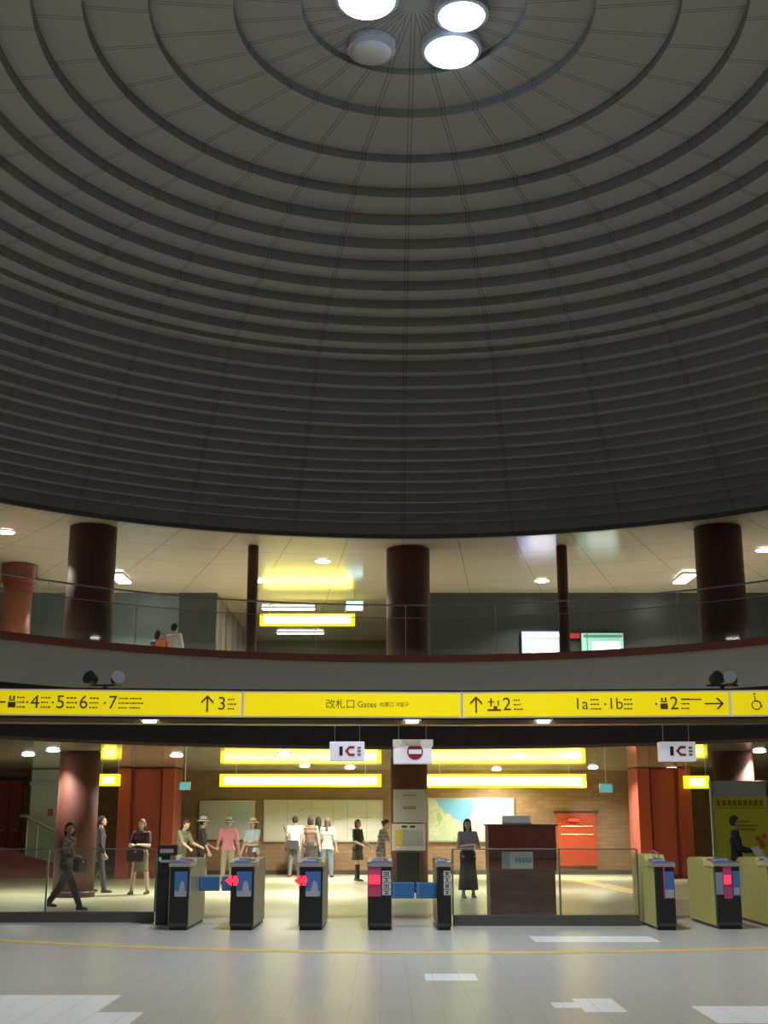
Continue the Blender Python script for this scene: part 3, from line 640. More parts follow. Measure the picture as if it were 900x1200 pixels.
# ------------------------------------------------------------------ ticket gates
gblack = mat('gate black', (.012, .013, .014), .35); gyel = mat('gate yellow side', (.55, .52, .15), .45); gsteel = mat('gate steel top', (.62, .62, .66), .25, .9)
posterb = mat('blue poster', (.06, .19, .50), .5); posterg = mat('pale grey poster', (.42, .44, .50), .5); pink = mat('pink panel', (.62, .07, .22), .5)
redled = mat('red led', (.6, .02, .03), .5, emit=(1, .03, .07), es=1.6); flapm = mat('blue flap', (.05, .22, .55), .4); gridw = mat('white grid print', (.75, .75, .75), .5)
GY = 19.35; GL = 1.75
gcream = mat('gate cream side', (.40, .39, .25), .45)
def gate(px, wpx, label, kind, side=gyel, dy=0.0):
    X = at(px, 1060, GY).x; W = wpx/79.5; t = thing('ticket_gate', label, 'ticket gate', (X, GY+dy, 0), 0, 'ticket gates'); w = W/2
    # side skins, black front cabinet, steel top, raised rear hood
    MB().b2(-w, w, .10, GL, .04, .90, .01).build('body', side, t)
    MB().b2(-w+.01, w-.01, 0, .12, .05, .93, .02).build('front_cabinet', gblack, t)
    MB().b2(-w+.02, w-.02, .03, GL-.05, 0, .05).build('plinth', mat('plinth dark', (.02, .02, .02), .5), t)
    MB().prism([(-.02, .91), (-.02, .955), (.12, .975), (.55, .975), (.55, .90), (.0, .90)], 'X', -w-.01, w+.01).build('top_plate', gsteel, t)
    MB().prism([(.62, .90), (.72, 1.06 if kind == 'pinkedge' else 1.0), (1.60, 1.06 if kind == 'pinkedge' else 1.0), (GL, .96), (GL, .90)], 'X', -w, w).build('rear_hood', side, t)
    MB().b2(-w*.7, w*.7, .62, .66, .93, 1.0).build('hood_display', mat('display bezel', (.25, .28, .42), .3, .3), t)
    MB().b2(-w*.75, w*.3, .10, .34, .975, 1.0, .006).build('card_reader', mat('reader blue', (.25, .3, .6), .3), t)
    MB().b2(-w*.5, w*.5, .40, .50, .975, 1.02, .006).build('ticket_slot', gsteel, t)
    if kind in ('x', 'plain'):
        MB().b2(-w*.45, w*.8, -.008, .0, .50, .84).build('poster', posterb, t)
        MB().b2(-w*.4, w*.75, -.012, -.008, .48, .56).build('poster_footer', posterg, t)
        MB().prism([(w*.0, .56), (w*.15, .69), (w*.3, .71), (w*.5, .68), (w*.6, .56)], 'Y', -.012, -.008).build('poster_picture', posterg, t)
    if kind == 'x':
        b = MB(); b.box((-w*.72, -.02, .71), (.15, .03, .055)); b.prism([(-w*.72-.12, .71), (-w*.72-.02, .79), (-w*.72-.02, .63)], 'Y', -.035, -.005)
        b.box((-w*.72+.03, -.02, .71), (.055, .03, .14)); b.build('red_arrow_light', redled, t)
    if kind == 'pinkgrid':
        MB().b2(-w*.95, w*.1, -.01, 0, .48, .90).build('pink_panel', pink, t); MB().b2(-w*.9, w*.0, -.02, -.01, .66, .79).build('red_light', redled, t)
    if kind == 'pinkposter':
        MB().b2(-w*.35, w*.30, -.01, 0, .44, .92).build('pink_panel', pink, t); MB().b2(-w*.32, w*.22, -.02, -.01, .65, .78).build('red_light', redled, t)
        MB().b2(w*.36, w*.9, -.01, 0, .48, .84).build('poster', posterb, t); MB().b2(w*.42, w*.85, -.014, -.01, .5, .6).build('poster_picture', posterg, t)
        MB().b2(-w*.95, -w*.4, -.01, 0, .5, .82).build('side_poster', mat('blue grey poster', (.25, .33, .5), .5), t)
    if kind in ('pinkgrid', 'grid'):
        x0, x1 = (w*.2, w*.9) if kind == 'pinkgrid' else (-w*.1, w*.85)
        b = MB()
        for k in range(4):
            z = .50+k*.09
            b.b2(x0, x1, -.008, 0, z, z+.08)
        b.build('sticker', gridw, t)
        for k in range(4):
            z = .50+k*.09; xm = (x0+x1)/2; b = MB()
            b.b2(x0+.02, x1-.02, -.011, -.008, z+.055, z+.065).b2(xm-.008, xm+.008, -.011, -.008, z+.015, z+.065).b2(x0+.03, x1-.03, -.011, -.008, z+.015, z+.026)
            if k % 2: b.b2(x0+.025, x0+.035, -.011, -.008, z+.015, z+.06).b2(x1-.035, x1-.025, -.011, -.008, z+.015, z+.06)
            b.build('sticker_marks', dk, t)
    if kind == 'pinkedge':
        MB().b2(-w*.1, w*.85, -.01, 0, .46, .84).build('poster', posterb, t); MB().b2(-w*.05, w*.8, -.014, -.01, .46, .58).build('poster_footer', posterg, t)
        MB().b2(-w*.2, -w*.05, -.014, -.01, .45, .9).build('pink_edge', pink, t)
    if kind in ('pinkgrid', 'x2'):
        MB().b2(w*.05, w*.15, .0, .03, .97, 1.07).build('pink_marker', pink, t)
    MB().b2(-w+.02, w-.02, -.004, .004, .06, .10).build('kick_strip', mat('kick strip', (.10, .10, .10), .3, .8), t)
    return t, X, W
G = []
G.append(gate(209, 24, 'leftmost ticket gate, blue poster on its narrow black front', 'plain', side=gcream))
G.append(gate(283, 29, 'second ticket gate from the left with red arrow light', 'x', side=gcream))
G.append(gate(364, 29, 'third ticket gate from the left, below the IC sign with red arrow', 'x', side=gcream))
G.append(gate(445, 29, 'fourth ticket gate from the left with pink panel and white sticker', 'pinkgrid', side=gcream))
G.append(gate(521, 17, 'narrow ticket gate with white sticker at the end of the left row', 'grid', side=gblack))
G.append(gate(781, 24, 'ticket gate with yellow side right of the glass barrier', 'pinkedge'))
G.append(gate(859, 31, 'wide ticket gate with pink panel near the right edge', 'pinkposter', dy=.2))
G.append(gate(925, 29, 'ticket gate cut by the right edge, only its yellow side showing', 'plain', dy=.3))
# pink edge arch on gate six and tall rear wing
X = G[5][1]; W = G[5][2]
MB().tube([(W*.15, .62, .93), (W*.1, .5, 1.08), (-W*.05, .66, 1.12), (-W*.2, .75, 1.1)], .015, 8).build('pink_marker', pink, G[5][0])
# closed flaps
def flap(x0, x1, Y, z0, z1, label):
    t = thing('gate_flap', label, 'gate flap', ((x0+x1)/2, Y, 0), 0, 'blue gate flaps')
    MB().b2(-(x1-x0)/2+.002, (x1-x0)/2-.002, -.015, .015, z0, z1, .012).build('panel', flapm, t)
    MB().b2(-(x1-x0)/2+.03, -(x1-x0)/2+.04, -.02, .0, z0+.02, z1-.02).build('edge_strip', posterg, t)
z0, z1 = at(250, 1044, 20.4).z, at(250, 1027, 20.4).z
aX = [at(q, 1035, 20.4).x for q in (221, 233, 257.5, 258.5, 270)]
flap(G[0][1]+G[0][2]/2, aX[1], 20.4, z0, z1, 'narrow blue flap beside the leftmost ticket gate')
flap(aX[1]+.01, aX[2], 20.4, z0, z1, 'wide blue flap between first and second ticket gates')
flap(aX[3]+.02, G[1][1]-G[1][2]/2, 20.4, z0, z1, 'blue flap beside the second ticket gate')
z0, z1 = at(480, 1053, 20.0).z, at(480, 1034, 20.0).z; mx_ = at(486.5, 1040, 20.0).x
flap(G[3][1]+G[3][2]/2, mx_-.01, 20.0, z0, z1, 'left blue flap between the fourth and fifth ticket gates')
flap(mx_+.01, G[4][1]-G[4][2]/2, 20.0, z0, z1, 'right blue flap between the fourth and fifth ticket gates')
# black attendant post left of the first gate
p0, p1 = at(183, 1078, 20.4), at(201, 990, 20.4)
t = thing('gate_end_cabinet', 'tall black end cabinet beside the leftmost ticket gate', 'cabinet', ((p0.x+p1.x)/2, 20.3, 0)); w_ = (p1.x-p0.x)/2
MB().b2(-w_, w_, 0, .5, 0, p1.z-.04, .015).build('body', gblack, t)
MB().b2(-w_-.005, w_+.12, -.03, .52, p1.z-.16, p1.z, .02).build('hood', mat('dark hood', (.03, .02, .02), .3), t)
MB().b2(-w_+.04, w_+.06, -.05, -.03, p1.z-.12, p1.z-.06).build('silver_strip', gsteel, t)
MB().b2(-w_+.05, w_+.05, -.06, 0, .94, .98).build('silver_strip', gsteel, t)
MB().b2(-w_+.02, -w_+.06, -.01, 0, .96, 1.02).build('green_light', mat('green light', (.02, .3, .15), .5, emit=(.05, .5, .3), es=.7), t)
# ------------------------------------------------------------------ notice boards on the middle column
def sheet(px0, px1, py0, py1, Y, label, m_, back=.06):
    a, b = at(px0, py1, Y), at(px1, py0, Y)
    t = thing('notice_board', label, 'board', ((a.x+b.x)/2, Y, (a.z+b.z)/2)); w, h = b.x-a.x, b.z-a.z
    MB().b2(-w/2, w/2, 0, back, -h/2, h/2, .008).build('face', m_, t); return t, w, h
CYF = 29.9-.5
t, w_, h_ = sheet(461, 499, 925, 964, CYF, 'upper grey notice board on the middle column', mat('grey board', (.40, .41, .38), .5))
for z in (.3, -.05, -.1): MB().b2(-w_*.2, w_*.2, -.006, 0, h_*z, h_*z+.03).build('print', mat('dark grey print', (.2, .2, .18), .5), t)
t, w_, h_ = sheet(459, 498, 965.5, 997, CYF, 'lower white notice board with a yellow column on the middle column', mat('silver white board', (.55, .56, .55), .5))
MB().b2(-w_*.40, -w_*.17, -.006, 0, -h_*.3, h_*.28).build('yellow_area', mat('mustard print', (.58, .46, .08), .5), t)
MB().b2(-w_*.15, w_*.42, -.006, 0, -h_*.3, h_*.28).build('grey_area', mat('grey area', (.36, .38, .40), .5), t)
for x in (-.2, .05): MB().b2(w_*x, w_*x+.12, -.006, 0, h_*.36, h_*.44).build('print', dk, t)
a, b = at(464, 1032, CYF-.1), at(492, 998, CYF-.1)
t = thing('litter_cabinet', 'dark cabinet standing at the foot of the middle column', 'cabinet', ((a.x+b.x)/2, CYF-.35, 0)); w_ = b.x-a.x
MB().b2(-w_/2, w_/2, 0, .25, 0, b.z, .02).build('body', mat('dark slate', (.02, .026, .03), .4), t); MB().b2(-w_/2+.04, w_/2-.04, -.01, 0, b.z-.35, b.z-.3).build('slot', dk, t)
MB().b2(-w_/2+.02, w_/2-.02, -.008, 0, .08, .14).build('kick_plate', MAT['kick strip'], t)
# ------------------------------------------------------------------ yellow poster stand at right
YP = 26.9
a, b = at(843, 1040, YP), at(897, 915, YP)
t = thing('poster_stand', 'tall yellow poster under a pale blue header in front of the right column', 'poster', ((a.x+b.x)/2, YP, 0)); w_ = b.x-a.x
zh = at(870, 934, YP).z; zt = b.z; zl = at(870, 1012, YP).z
MB().b2(-w_/2, w_/2, 0, .08, zl, zh, .005).build('poster', mat('poster yellow', (.56, .54, .02), .5), t)
MB().b2(-w_/2-.03, w_/2+.04, -.01, .09, zh, zt, .005).build('header', mat('pale blue header', (.34, .38, .42), .5), t)
MB().b2(-w_/2-.07, -w_/2, -.01, .09, 0, zt).build('post', mat('pale green edge', (.35, .42, .32), .5), t); MB().b2(w_/2, w_/2+.07, -.01, .09, 0, zt).build('post', MAT['pale green edge'], t)
MB().b2(-w_/2, w_/2, .02, .06, .15, zl).build('lower_panel', mat('poster base', (.45, .43, .25), .5), t)
olive = mat('olive print', (.22, .20, .02), .5)
for k in range(9): MB().b2(-w_*.45+k*w_*.10, -w_*.45+k*w_*.10+w_*.07, -.008, 0, zh-.18, zh-.06).build('print', olive, t)
MB().b2(-w_*.45, w_*.45, -.008, 0, zh-.235, zh-.22).build('print', olive, t)
for k, (x0, x1) in enumerate(((-.05, .15), (-.15, .3), (-.1, .25))): MB().b2(w_*x0, w_*x1, -.008, 0, zh-.52-k*.08, zh-.49-k*.08).build('print', olive, t)
for x, z in ((.28, .85), (.34, .92), (.40, .8), (.36, 1.0)):
    MB().tube([(w_*x, -.004, zh-z), (w_*x, -.009, zh-z)], .06, 12).build('orange_flower', mat('orange print', (.6, .15, .03), .5), t)
# ------------------------------------------------------------------ people: one smooth body surface each, clothes and hair as children
VOX = 0.0115
def _prims_sdf(prims, vox=VOX, k=0.018, clip=None):
    """smooth union of round cones ('c', a, b, ra, rb) and ellipsoids ('e', centre, radii, axis-x, axis-y, axis-z)"""
    lo = np.full(3, 1e9); hi = np.full(3, -1e9)
    for p in prims:
        if p[0] == 'c':
            R = max(p[3], p[4])
            for q in (p[1], p[2]): lo = np.minimum(lo, np.array(q)-R); hi = np.maximum(hi, np.array(q)+R)
        else:
            R = max(p[2]); lo = np.minimum(lo, np.array(p[1])-R); hi = np.maximum(hi, np.array(p[1])+R)
    lo -= 3*vox; hi += 3*vox
    nx = np.ceil((hi-lo)/vox).astype(int)+1
    ax = [lo[i]+vox*np.arange(nx[i]) for i in range(3)]
    D = np.full(nx, 0.3)
    for p in prims:
        if p[0] == 'c':
            a, b = np.array(p[1], float), np.array(p[2], float); R = max(p[3], p[4])
            l, h = np.minimum(a, b)-R, np.maximum(a, b)+R
        else:
            a = np.array(p[1], float); R = max(p[2]); l, h = a-R, a+R
        l = l-.06; h = h+.06
        i0 = np.maximum(((l-lo)/vox).astype(int), 0); i1 = np.minimum(((h-lo)/vox).astype(int)+2, nx)
        sl = tuple(slice(i0[i], i1[i]) for i in range(3))
        X, Y, Z = np.meshgrid(ax[0][sl[0]], ax[1][sl[1]], ax[2][sl[2]], indexing='ij')
        if p[0] == 'c':
            d = b-a; L2 = max(float(d@d), 1e-9)
            t = np.clip(((X-a[0])*d[0]+(Y-a[1])*d[1]+(Z-a[2])*d[2])/L2, 0, 1)
            q = np.sqrt((X-a[0]-t*d[0])**2+(Y-a[1]-t*d[1])**2+(Z-a[2]-t*d[2])**2)-(p[3]+(p[4]-p[3])*t)
        else:
            M = p[3] if len(p) > 3 else np.eye(3); r = p[2]
            U = [(X-a[0])*M[i][0]+(Y-a[1])*M[i][1]+(Z-a[2])*M[i][2] for i in range(3)]
            g = np.sqrt(sum((U[i]/r[i])**2 for i in range(3))); q = (g-1)*min(r)
        cur = D[sl]; hh = np.clip(.5+.5*(cur-q)/k, 0, 1)
        D[sl] = cur*(1-hh)+q*hh-k*hh*(1-hh)
    if clip:
        X, Y, Z = np.meshgrid(*ax, indexing='ij')
        for f in clip: D = np.maximum(D, f(X, Y, Z))
    D[0], D[-1], D[:, 0], D[:, -1], D[:, :, 0], D[:, :, -1] = .1, .1, .1, .1, .1, .1
    return D, lo, vox
def _net(D, lo, vox):
    """surface nets"""
    ins = D < 0; nx, ny, nz = D.shape
    c = ins.astype(np.int8)
    cnt = sum(c[i:nx-1+i, j:ny-1+j, k:nz-1+k] for i in (0, 1) for j in (0, 1) for k in (0, 1))
    act = (cnt > 0) & (cnt < 8); idx = -np.ones(act.shape, int); I = np.argwhere(act); idx[act] = np.arange(len(I))
    acc = np.zeros((len(I), 3)); num = np.zeros(len(I))
    cor = [(i, j, k) for i in (0, 1) for j in (0, 1) for k in (0, 1)]
    for a in cor:
        for ax in range(3):
            if a[ax]: continue
            b = list(a); b[ax] = 1
            va = D[I[:, 0]+a[0], I[:, 1]+a[1], I[:, 2]+a[2]]; vb = D[I[:, 0]+b[0], I[:, 1]+b[1], I[:, 2]+b[2]]
            s = (va < 0) != (vb < 0); t = np.where(s, va/np.where(va-vb == 0, 1, va-vb), 0)
            p = np.array(a, float)[None, :].repeat(len(I), 0); p[:, ax] += t
            acc[s] += p[s]; num[s] += 1
    V = lo+vox*(I+acc/np.maximum(num, 1)[:, None]); quads = []
    for ax in range(3):
        sl0 = [slice(1, -1)]*3; sl0[ax] = slice(0, -1); sl1 = [slice(1, -1)]*3; sl1[ax] = slice(1, None)
        A, B = ins[tuple(sl0)], ins[tuple(sl1)]; E = np.argwhere(A != B)
        off = np.array([1, 1, 1]); off[ax] = 0; P = E+off; o1, o2 = [(1, 2), (2, 0), (0, 1)][ax]
        e1 = np.zeros(3, int); e1[o1] = 1; e2 = np.zeros(3, int); e2[o2] = 1
        g = lambda Q: idx[Q[:, 0], Q[:, 1], Q[:, 2]]
        q = np.stack([g(P), g(P-e1), g(P-e1-e2), g(P-e2)], 1); fl = A[tuple(E.T)] == False
        q[fl] = q[fl][:, ::-1]; quads.append(q)
    Q = np.concatenate(quads); return V, Q[(Q >= 0).all(1)]
def sdf_obj(name, prims, m_, parent, k=0.018, clip=None, vox=VOX):
    V_, Q = _net(*_prims_sdf(prims, vox, k, clip))
    me = bpy.data.meshes.new(name); me.from_pydata(V_.tolist(), [], Q.tolist()); me.update(); me.shade_smooth(); me.materials.append(m_)
    o = bpy.data.objects.new(name, me); C.objects.link(o); o.parent = parent; return o
def A3(v): return np.array(v, float)
def dirv(p, ab, s=0):     # pitch forward (towards -Y), outward angle
    p, ab = math.radians(p), math.radians(ab); return A3((s*math.sin(ab), -math.sin(p)*math.cos(ab), -math.cos(p)*math.cos(ab)))
skin = mat('skin', (.42, .26, .18), .5); skin2 = mat('pale skin', (.50, .34, .26), .5)
hairm = mat('black hair', (.018, .014, .012), .8, noise=.4, nscale=60); hairb = mat('brown hair', (.06, .035, .022), .8, noise=.3, nscale=60)
eyem = mat('eye', (.02, .02, .02), .3); lipm = mat('lips', (.35, .10, .09), .5)
def person(label, X, Y, z, H, rz, legs, arms, top, bottom, hair='short', hairmat=None, sk=None, lean=0, nod=0, hat=None, sleeve=1.0, hem=None, bot='trousers', shoe=(.03, .03, .03), hemw=1.5, turn=0, slim=1.0, group='passers-by in the lower concourse', apart=0.0):
    """legs: ((hip pitch, knee bend, outward) left, right); arms: ((shoulder pitch, outward, forearm pitch, forearm outward) ...)"""
    sk = sk or skin; hairmat = hairmat or hairm
    t = thing('person', label, 'person', (X, Y, z), math.radians(rz), group)
    u = H
    hip = A3((0, 0, .53))
    L = A3((0, -math.sin(math.radians(lean)), math.cos(math.radians(lean))))
    J = {}
    for i, s in ((0, -1), (1, 1)):
        hp, kb, ab = legs[i]; h0 = hip+A3((s*.048, 0, 0)); kn = h0+dirv(hp, ab, s)*.245; an = kn+dirv(hp-kb, ab*.6, s)*.245; J['leg', i] = (h0, kn, an)
    low = min(J['leg', i][2][2] for i in (0, 1))-.04; dz = A3((0, 0, -low))
    hip = hip+dz
    for i in (0, 1): J['leg', i] = tuple(q+dz for q in J['leg', i])
    P = lambda tt: hip+L*tt
    for i, s in ((0, -1), (1, 1)):
        sp, sa, fp, fa = arms[i]; s0 = P(.285)+A3((s*.098*slim, 0, 0)); el = s0+dirv(sp, sa, s)*.175; wr = el+dirv(fp, fa, s)*.145; J['arm', i] = (s0, el, wr)
    c = lambda a, b, r1, r2: ('c', tuple(a*u), tuple(b*u), r1*u, r2*u)
    X3 = A3((1, 0, 0))
    Nn = A3((0, -math.sin(math.radians(lean+nod)), math.cos(math.radians(lean+nod))))
    neck0, neck1 = P(.29), P(.30)+Nn*.045; hc = neck1+Nn*.062+A3((0, -.008, 0))
    fw = A3((0, -math.cos(math.radians(lean+nod)), -math.sin(math.radians(lean+nod))))
    ct, st_ = math.cos(math.radians(turn)), math.sin(math.radians(turn)); rot = lambda v: A3((v[0]*ct-v[1]*st_, v[0]*st_+v[1]*ct, v[2]))
    fw = rot(fw); side = rot(X3); Mh = [side, fw, np.cross(side, fw)]
    Mh = [np.array(v)/np.linalg.norm(v) for v in Mh]
    torso = [c(P(0)-X3*.038, P(0)+X3*.038, .060*slim, .060*slim), c(P(.09)-X3*.026, P(.09)+X3*.026, .050*slim, .050*slim), c(P(.045)-X3*.03, P(.045)+X3*.03, .053, .053),
             c(P(.20)-X3*.045*slim, P(.20)+X3*.045*slim, .057, .057), c(P(.14)-X3*.034, P(.14)+X3*.034, .052, .052), c(P(.27)-X3*.075*slim, P(.27)+X3*.075*slim, .036, .036), c(P(.28), P(.305), .04, .03)]
    headp = [c(neck0, neck1+Nn*.03, .031, .028), ('e', tuple(hc*u), (.044*u, .053*u, .064*u), Mh), c(hc+fw*.03-Nn*.035, hc+fw*.036-Nn*.047, .024, .018),
             c(hc+fw*.052-Nn*.002, hc+fw*.061-Nn*.016, .005, .008)]
    for s in (-1, 1): headp.append(('e', tuple((hc+side*s*.045-Nn*.008)*u), (.007*u, .012*u, .018*u), Mh))
    legp = []; 
    for i in (0, 1):
        h0, kn, an = J['leg', i]; legp += [c(h0, kn, .052*slim, .034), c(kn, kn+(an-kn)*.35, .033, .034*slim), c(kn+(an-kn)*.35, an, .034*slim, .021)]
    feet = [c(J['leg', i][2]+A3((0, .012, -.018)), J['leg', i][2]+A3((0, -.085, -.026)), .021, .016) for i in (0, 1)]
    armp = []; hands = []
    for i, s in ((0, -1), (1, 1)):
        s0, el, wr = J['arm', i]; armp += [c(s0, el, .031*slim, .024), c(el, wr, .024, .016)]
        d = (wr-el)/np.linalg.norm(wr-el); sd = np.cross(d, A3((0, 0, 1)) if abs(d[2]) < .9 else A3((1, 0, 0))); sd = sd/np.linalg.norm(sd); nr = np.cross(d, sd)
        k0 = wr+d*.05; hands.append(c(wr+d*.012, k0, .016, .014)); hands.append(c(wr+d*.03-sd*.008, k0-sd*.012, .012, .010)); hands.append(c(wr+d*.03+sd*.008, k0+sd*.012, .012, .010))
        for f, (o, l) in enumerate(((-.021, .035), (-.007, .042), (.007, .039), (.021, .030))):
            a0_ = k0+sd*o; m1 = a0_+d*l*.55+nr*.003; hands.append(c(a0_, m1, .0056, .0052)); hands.append(c(m1, m1+d*l*.35+nr*l*.35, .0052, .0046))
        th0 = wr+d*.018-sd*.016; th1 = th0-sd*.018+d*.018; hands += [c(th0, th1, .008, .0065), c(th1, th1+d*.018, .0065, .0055)]
    body = torso+headp+legp+feet+armp
    # smooth body first, then the fingers with a sharp union by using a small blend
    D, lo, vx = _prims_sdf(body+hands, VOX, .010); V_, Q = _net(D, lo, vx)
    me = bpy.data.meshes.new('body'); me.from_pydata(V_.tolist(), [], Q.tolist()); me.update(); me.shade_smooth(); me.materials.append(sk)
    o = bpy.data.objects.new('body', me); C.objects.link(o); o.parent = t
    infl = lambda pr, e: [('c', p[1], p[2], p[3]+e, p[4]+e) if p[0] == 'c' else p for p in pr]
    # top
    hemz = hem if hem is not None else -.02
    sl = []
    for i in (0, 1):
        s0, el, wr = J['arm', i]
        if sleeve > 0:
            if sleeve <= 1: sl.append(c(s0, s0+(el-s0)*sleeve, .031*slim, .029))
            else: sl += [c(s0, el, .031*slim, .026), c(el, el+(wr-el)*(sleeve-1), .026, .021)]
    zt = float(P(.318)[2])*u; zh = float(P(hemz)[2])*u
    extra = [c(P(hemz)-X3*.045, P(hemz)+X3*.045, .062, .062)] if hemz < 0 else []
    tm = top if isinstance(top, bpy.types.Material) else mat('cloth %.2f %.2f %.2f' % top, top, .8, noise=.12, nscale=14)
    bmt = bottom if isinstance(bottom, bpy.types.Material) else mat('cloth %.2f %.2f %.2f' % bottom, bottom, .8, noise=.12, nscale=14)
    armz = min([float(J['arm', i][1][2]) for i in (0, 1)]+[float(J['arm', i][2][2]) for i in (0, 1)])*u-.1
    fx = float(P(.0)[0])
    def tclip(X_, Y_, Z_):
        return np.maximum(Z_-zt, np.where(np.abs(X_) < .088*u*slim+.02, zh-Z_, armz-Z_))
    sdf_obj('shirt', infl(torso+extra, .014)+infl(sl, .010), tm, t, .02, [tclip])
    # bottom
    zw = float(P(.07)[2])*u
    if bot == 'trousers':
        lg = []
        for i in (0, 1):
            h0, kn, an = J['leg', i]; lg += [c(h0, kn, .058*slim, .043), c(kn, an+A3((0, 0, .01)), .043, .033)]
        sdf_obj('trousers', lg+infl(torso[:1]+torso[2:3], .006), bmt, t, .02, [lambda X_, Y_, Z_: Z_-zw])
    else:
        hz = bot[1]*u; ka = (J['leg', 0][1]+J['leg', 1][1])/2; cx, cy_ = float(hip[0])*u, float(hip[1])*u; kx, ky = float(ka[0])*u, float(ka[1])*u; kz = float(ka[2])*u; z0_ = float(hip[2])*u
        rt, rb_ = .075*u*slim, .075*u*hemw
        n_ = 36; b = MB(); rows = []
        for j in range(11):
            f = j/10; zz = zw+(hz-zw)*f; q = min(1.0, max(0.0, (z0_-zz)/max(z0_-kz, 1e-3))); rr = (rt*(.93) if f < .02 else rt+(rb_-rt)*min(1, f*1.0))
            if zz > z0_-.03*u: rr = max(rr, .090*u*slim if zz < z0_+.03*u else .078*u*slim)
            rows.append([b.bm.verts.new((cx+(kx-cx)*q+(rr*1.22+.006*f*math.cos(9*a_)*1.5)*math.cos(a_), cy_+(ky-cy_)*q+(rr*.92+.006*f*math.cos(9*a_)*1.5)*math.sin(a_), zz)) for a_ in [2*PI*i/n_ for i in range(n_)]])
        for r0, r1 in zip(rows, rows[1:]):
            for i in range(n_): b.bm.faces.new((r0[i], r0[(i+1) % n_], r1[(i+1) % n_], r1[i]))
        b.bm.faces.new(rows[0]); b.bm.faces.new(rows[-1]); b.build('skirt', bmt, t, smooth=True)
        if len(bot) > 2:
            sdf_obj('socks', [c(J['leg', i][1]+(J['leg', i][2]-J['leg', i][1])*.15, J['leg', i][2], .039, .027) for i in (0, 1)], bot[2], t, .005)
    shm = mat('shoe %.2f %.2f %.2f' % shoe, shoe, .45)
    for i in (0, 1):
        a_ = J['leg', i][2]
        sdf_obj('shoe', [c(a_+A3((0, .018, -.014)), a_+A3((0, -.09, -.026)), .025, .018), c(a_+A3((0, .02, -.02)), a_+A3((0, .0, .0)), .024, .026)], shm, t, .01,
                [lambda X_, Y_, Z_, zz=float(a_[2]-.042)*u: zz-Z_])
    # hair
    up = Mh[2] if Mh[2][2] > 0 else -Mh[2]
    hp = [('e', tuple((hc-fw*.008+up*.008)*u), (.051*u, .057*u, .066*u), Mh)]
    if hair == 'bob': hp += [c(hc-fw*.02+side*s*.03-up*.01, hc-fw*.018+side*s*.034-up*.06, .026, .020) for s in (-1, 1)]+[c(hc-fw*.03, hc-fw*.03-up*.06, .034, .026)]
    if hair == 'long': hp += [c(hc-fw*.015+side*s*.034, hc+fw*.004+side*s*.046-up*.13, .022, .014) for s in (-1, 1)]+[c(hc-fw*.03, hc-fw*.045-up*.17, .036, .022)]
    if hair == 'bun': hp += [('e', tuple((hc-fw*.06+up*.01)*u), (.028*u, .028*u, .026*u))]
    f0 = hc*u; FW = fw; UPV = up
    def faceclip(X_, Y_, Z_):     # keeps the face open
        a_ = (X_-f0[0])*FW[0]+(Y_-f0[1])*FW[1]+(Z_-f0[2])*FW[2]; b_ = (X_-f0[0])*UPV[0]+(Y_-f0[1])*UPV[1]+(Z_-f0[2])*UPV[2]
        c_ = (X_-f0[0])*side[0]+(Y_-f0[1])*side[1]+(Z_-f0[2])*side[2]
        return np.minimum(np.minimum(a_-.010*u, .028*u-b_), .040*u-np.abs(c_))
    sdf_obj('hair', hp, hairmat, t, .012, [faceclip])
    for s in (-1, 1):
        MB().lathe([(.001, -.0065*u), (.006*u, 0), (.001, .0065*u)], 8, tuple((hc+fw*.049+side*s*.017+up*.003)*u)).build('eye', eyem, t)
    pm = (hc+fw*.052-up*.030)*u; MB().tube([pm-side*.012*u, pm+side*.012*u], .0035*u, 6).build('mouth', lipm, t)
    if hat:
        hm = mat('hat %.2f %.2f %.2f' % hat, hat, .8); o = MB().lathe([(.001, .062*u), (.036*u, .058*u), (.052*u, .035*u), (.060*u, .0), (.105*u, -.012*u), (.107*u, -.016*u), (.060*u, -.005*u)], 28).build('hat', hm, t, smooth=True)
        o.location = Vector(hc*u)+Vector(up)*(.030*u)-Vector(fw)*.004; o.rotation_euler = (math.radians(lean+nod), 0, math.radians(turn))
        MB().lathe([(.061*u, -.002*u), (.057*u, .016*u), (.056*u, .016*u)], 28).build('hat_band', mat('hat band', (.12, .10, .08), .7), o)
    t['hand'] = 0; del t['hand']
    J['top'] = P; J['u'] = u; J['obj'] = t; return J
def world(J, v): r = J['obj'].rotation_euler.z; v = Vector([float(q) for q in v])*J['u']; return J['obj'].location+Matrix.Rotation(r, 3, 'Z') @ v
def hand_pos(J, i): s0, el, wr = J['arm', i]; return world(J, wr+(wr-el)/np.linalg.norm(wr-el)*.07)
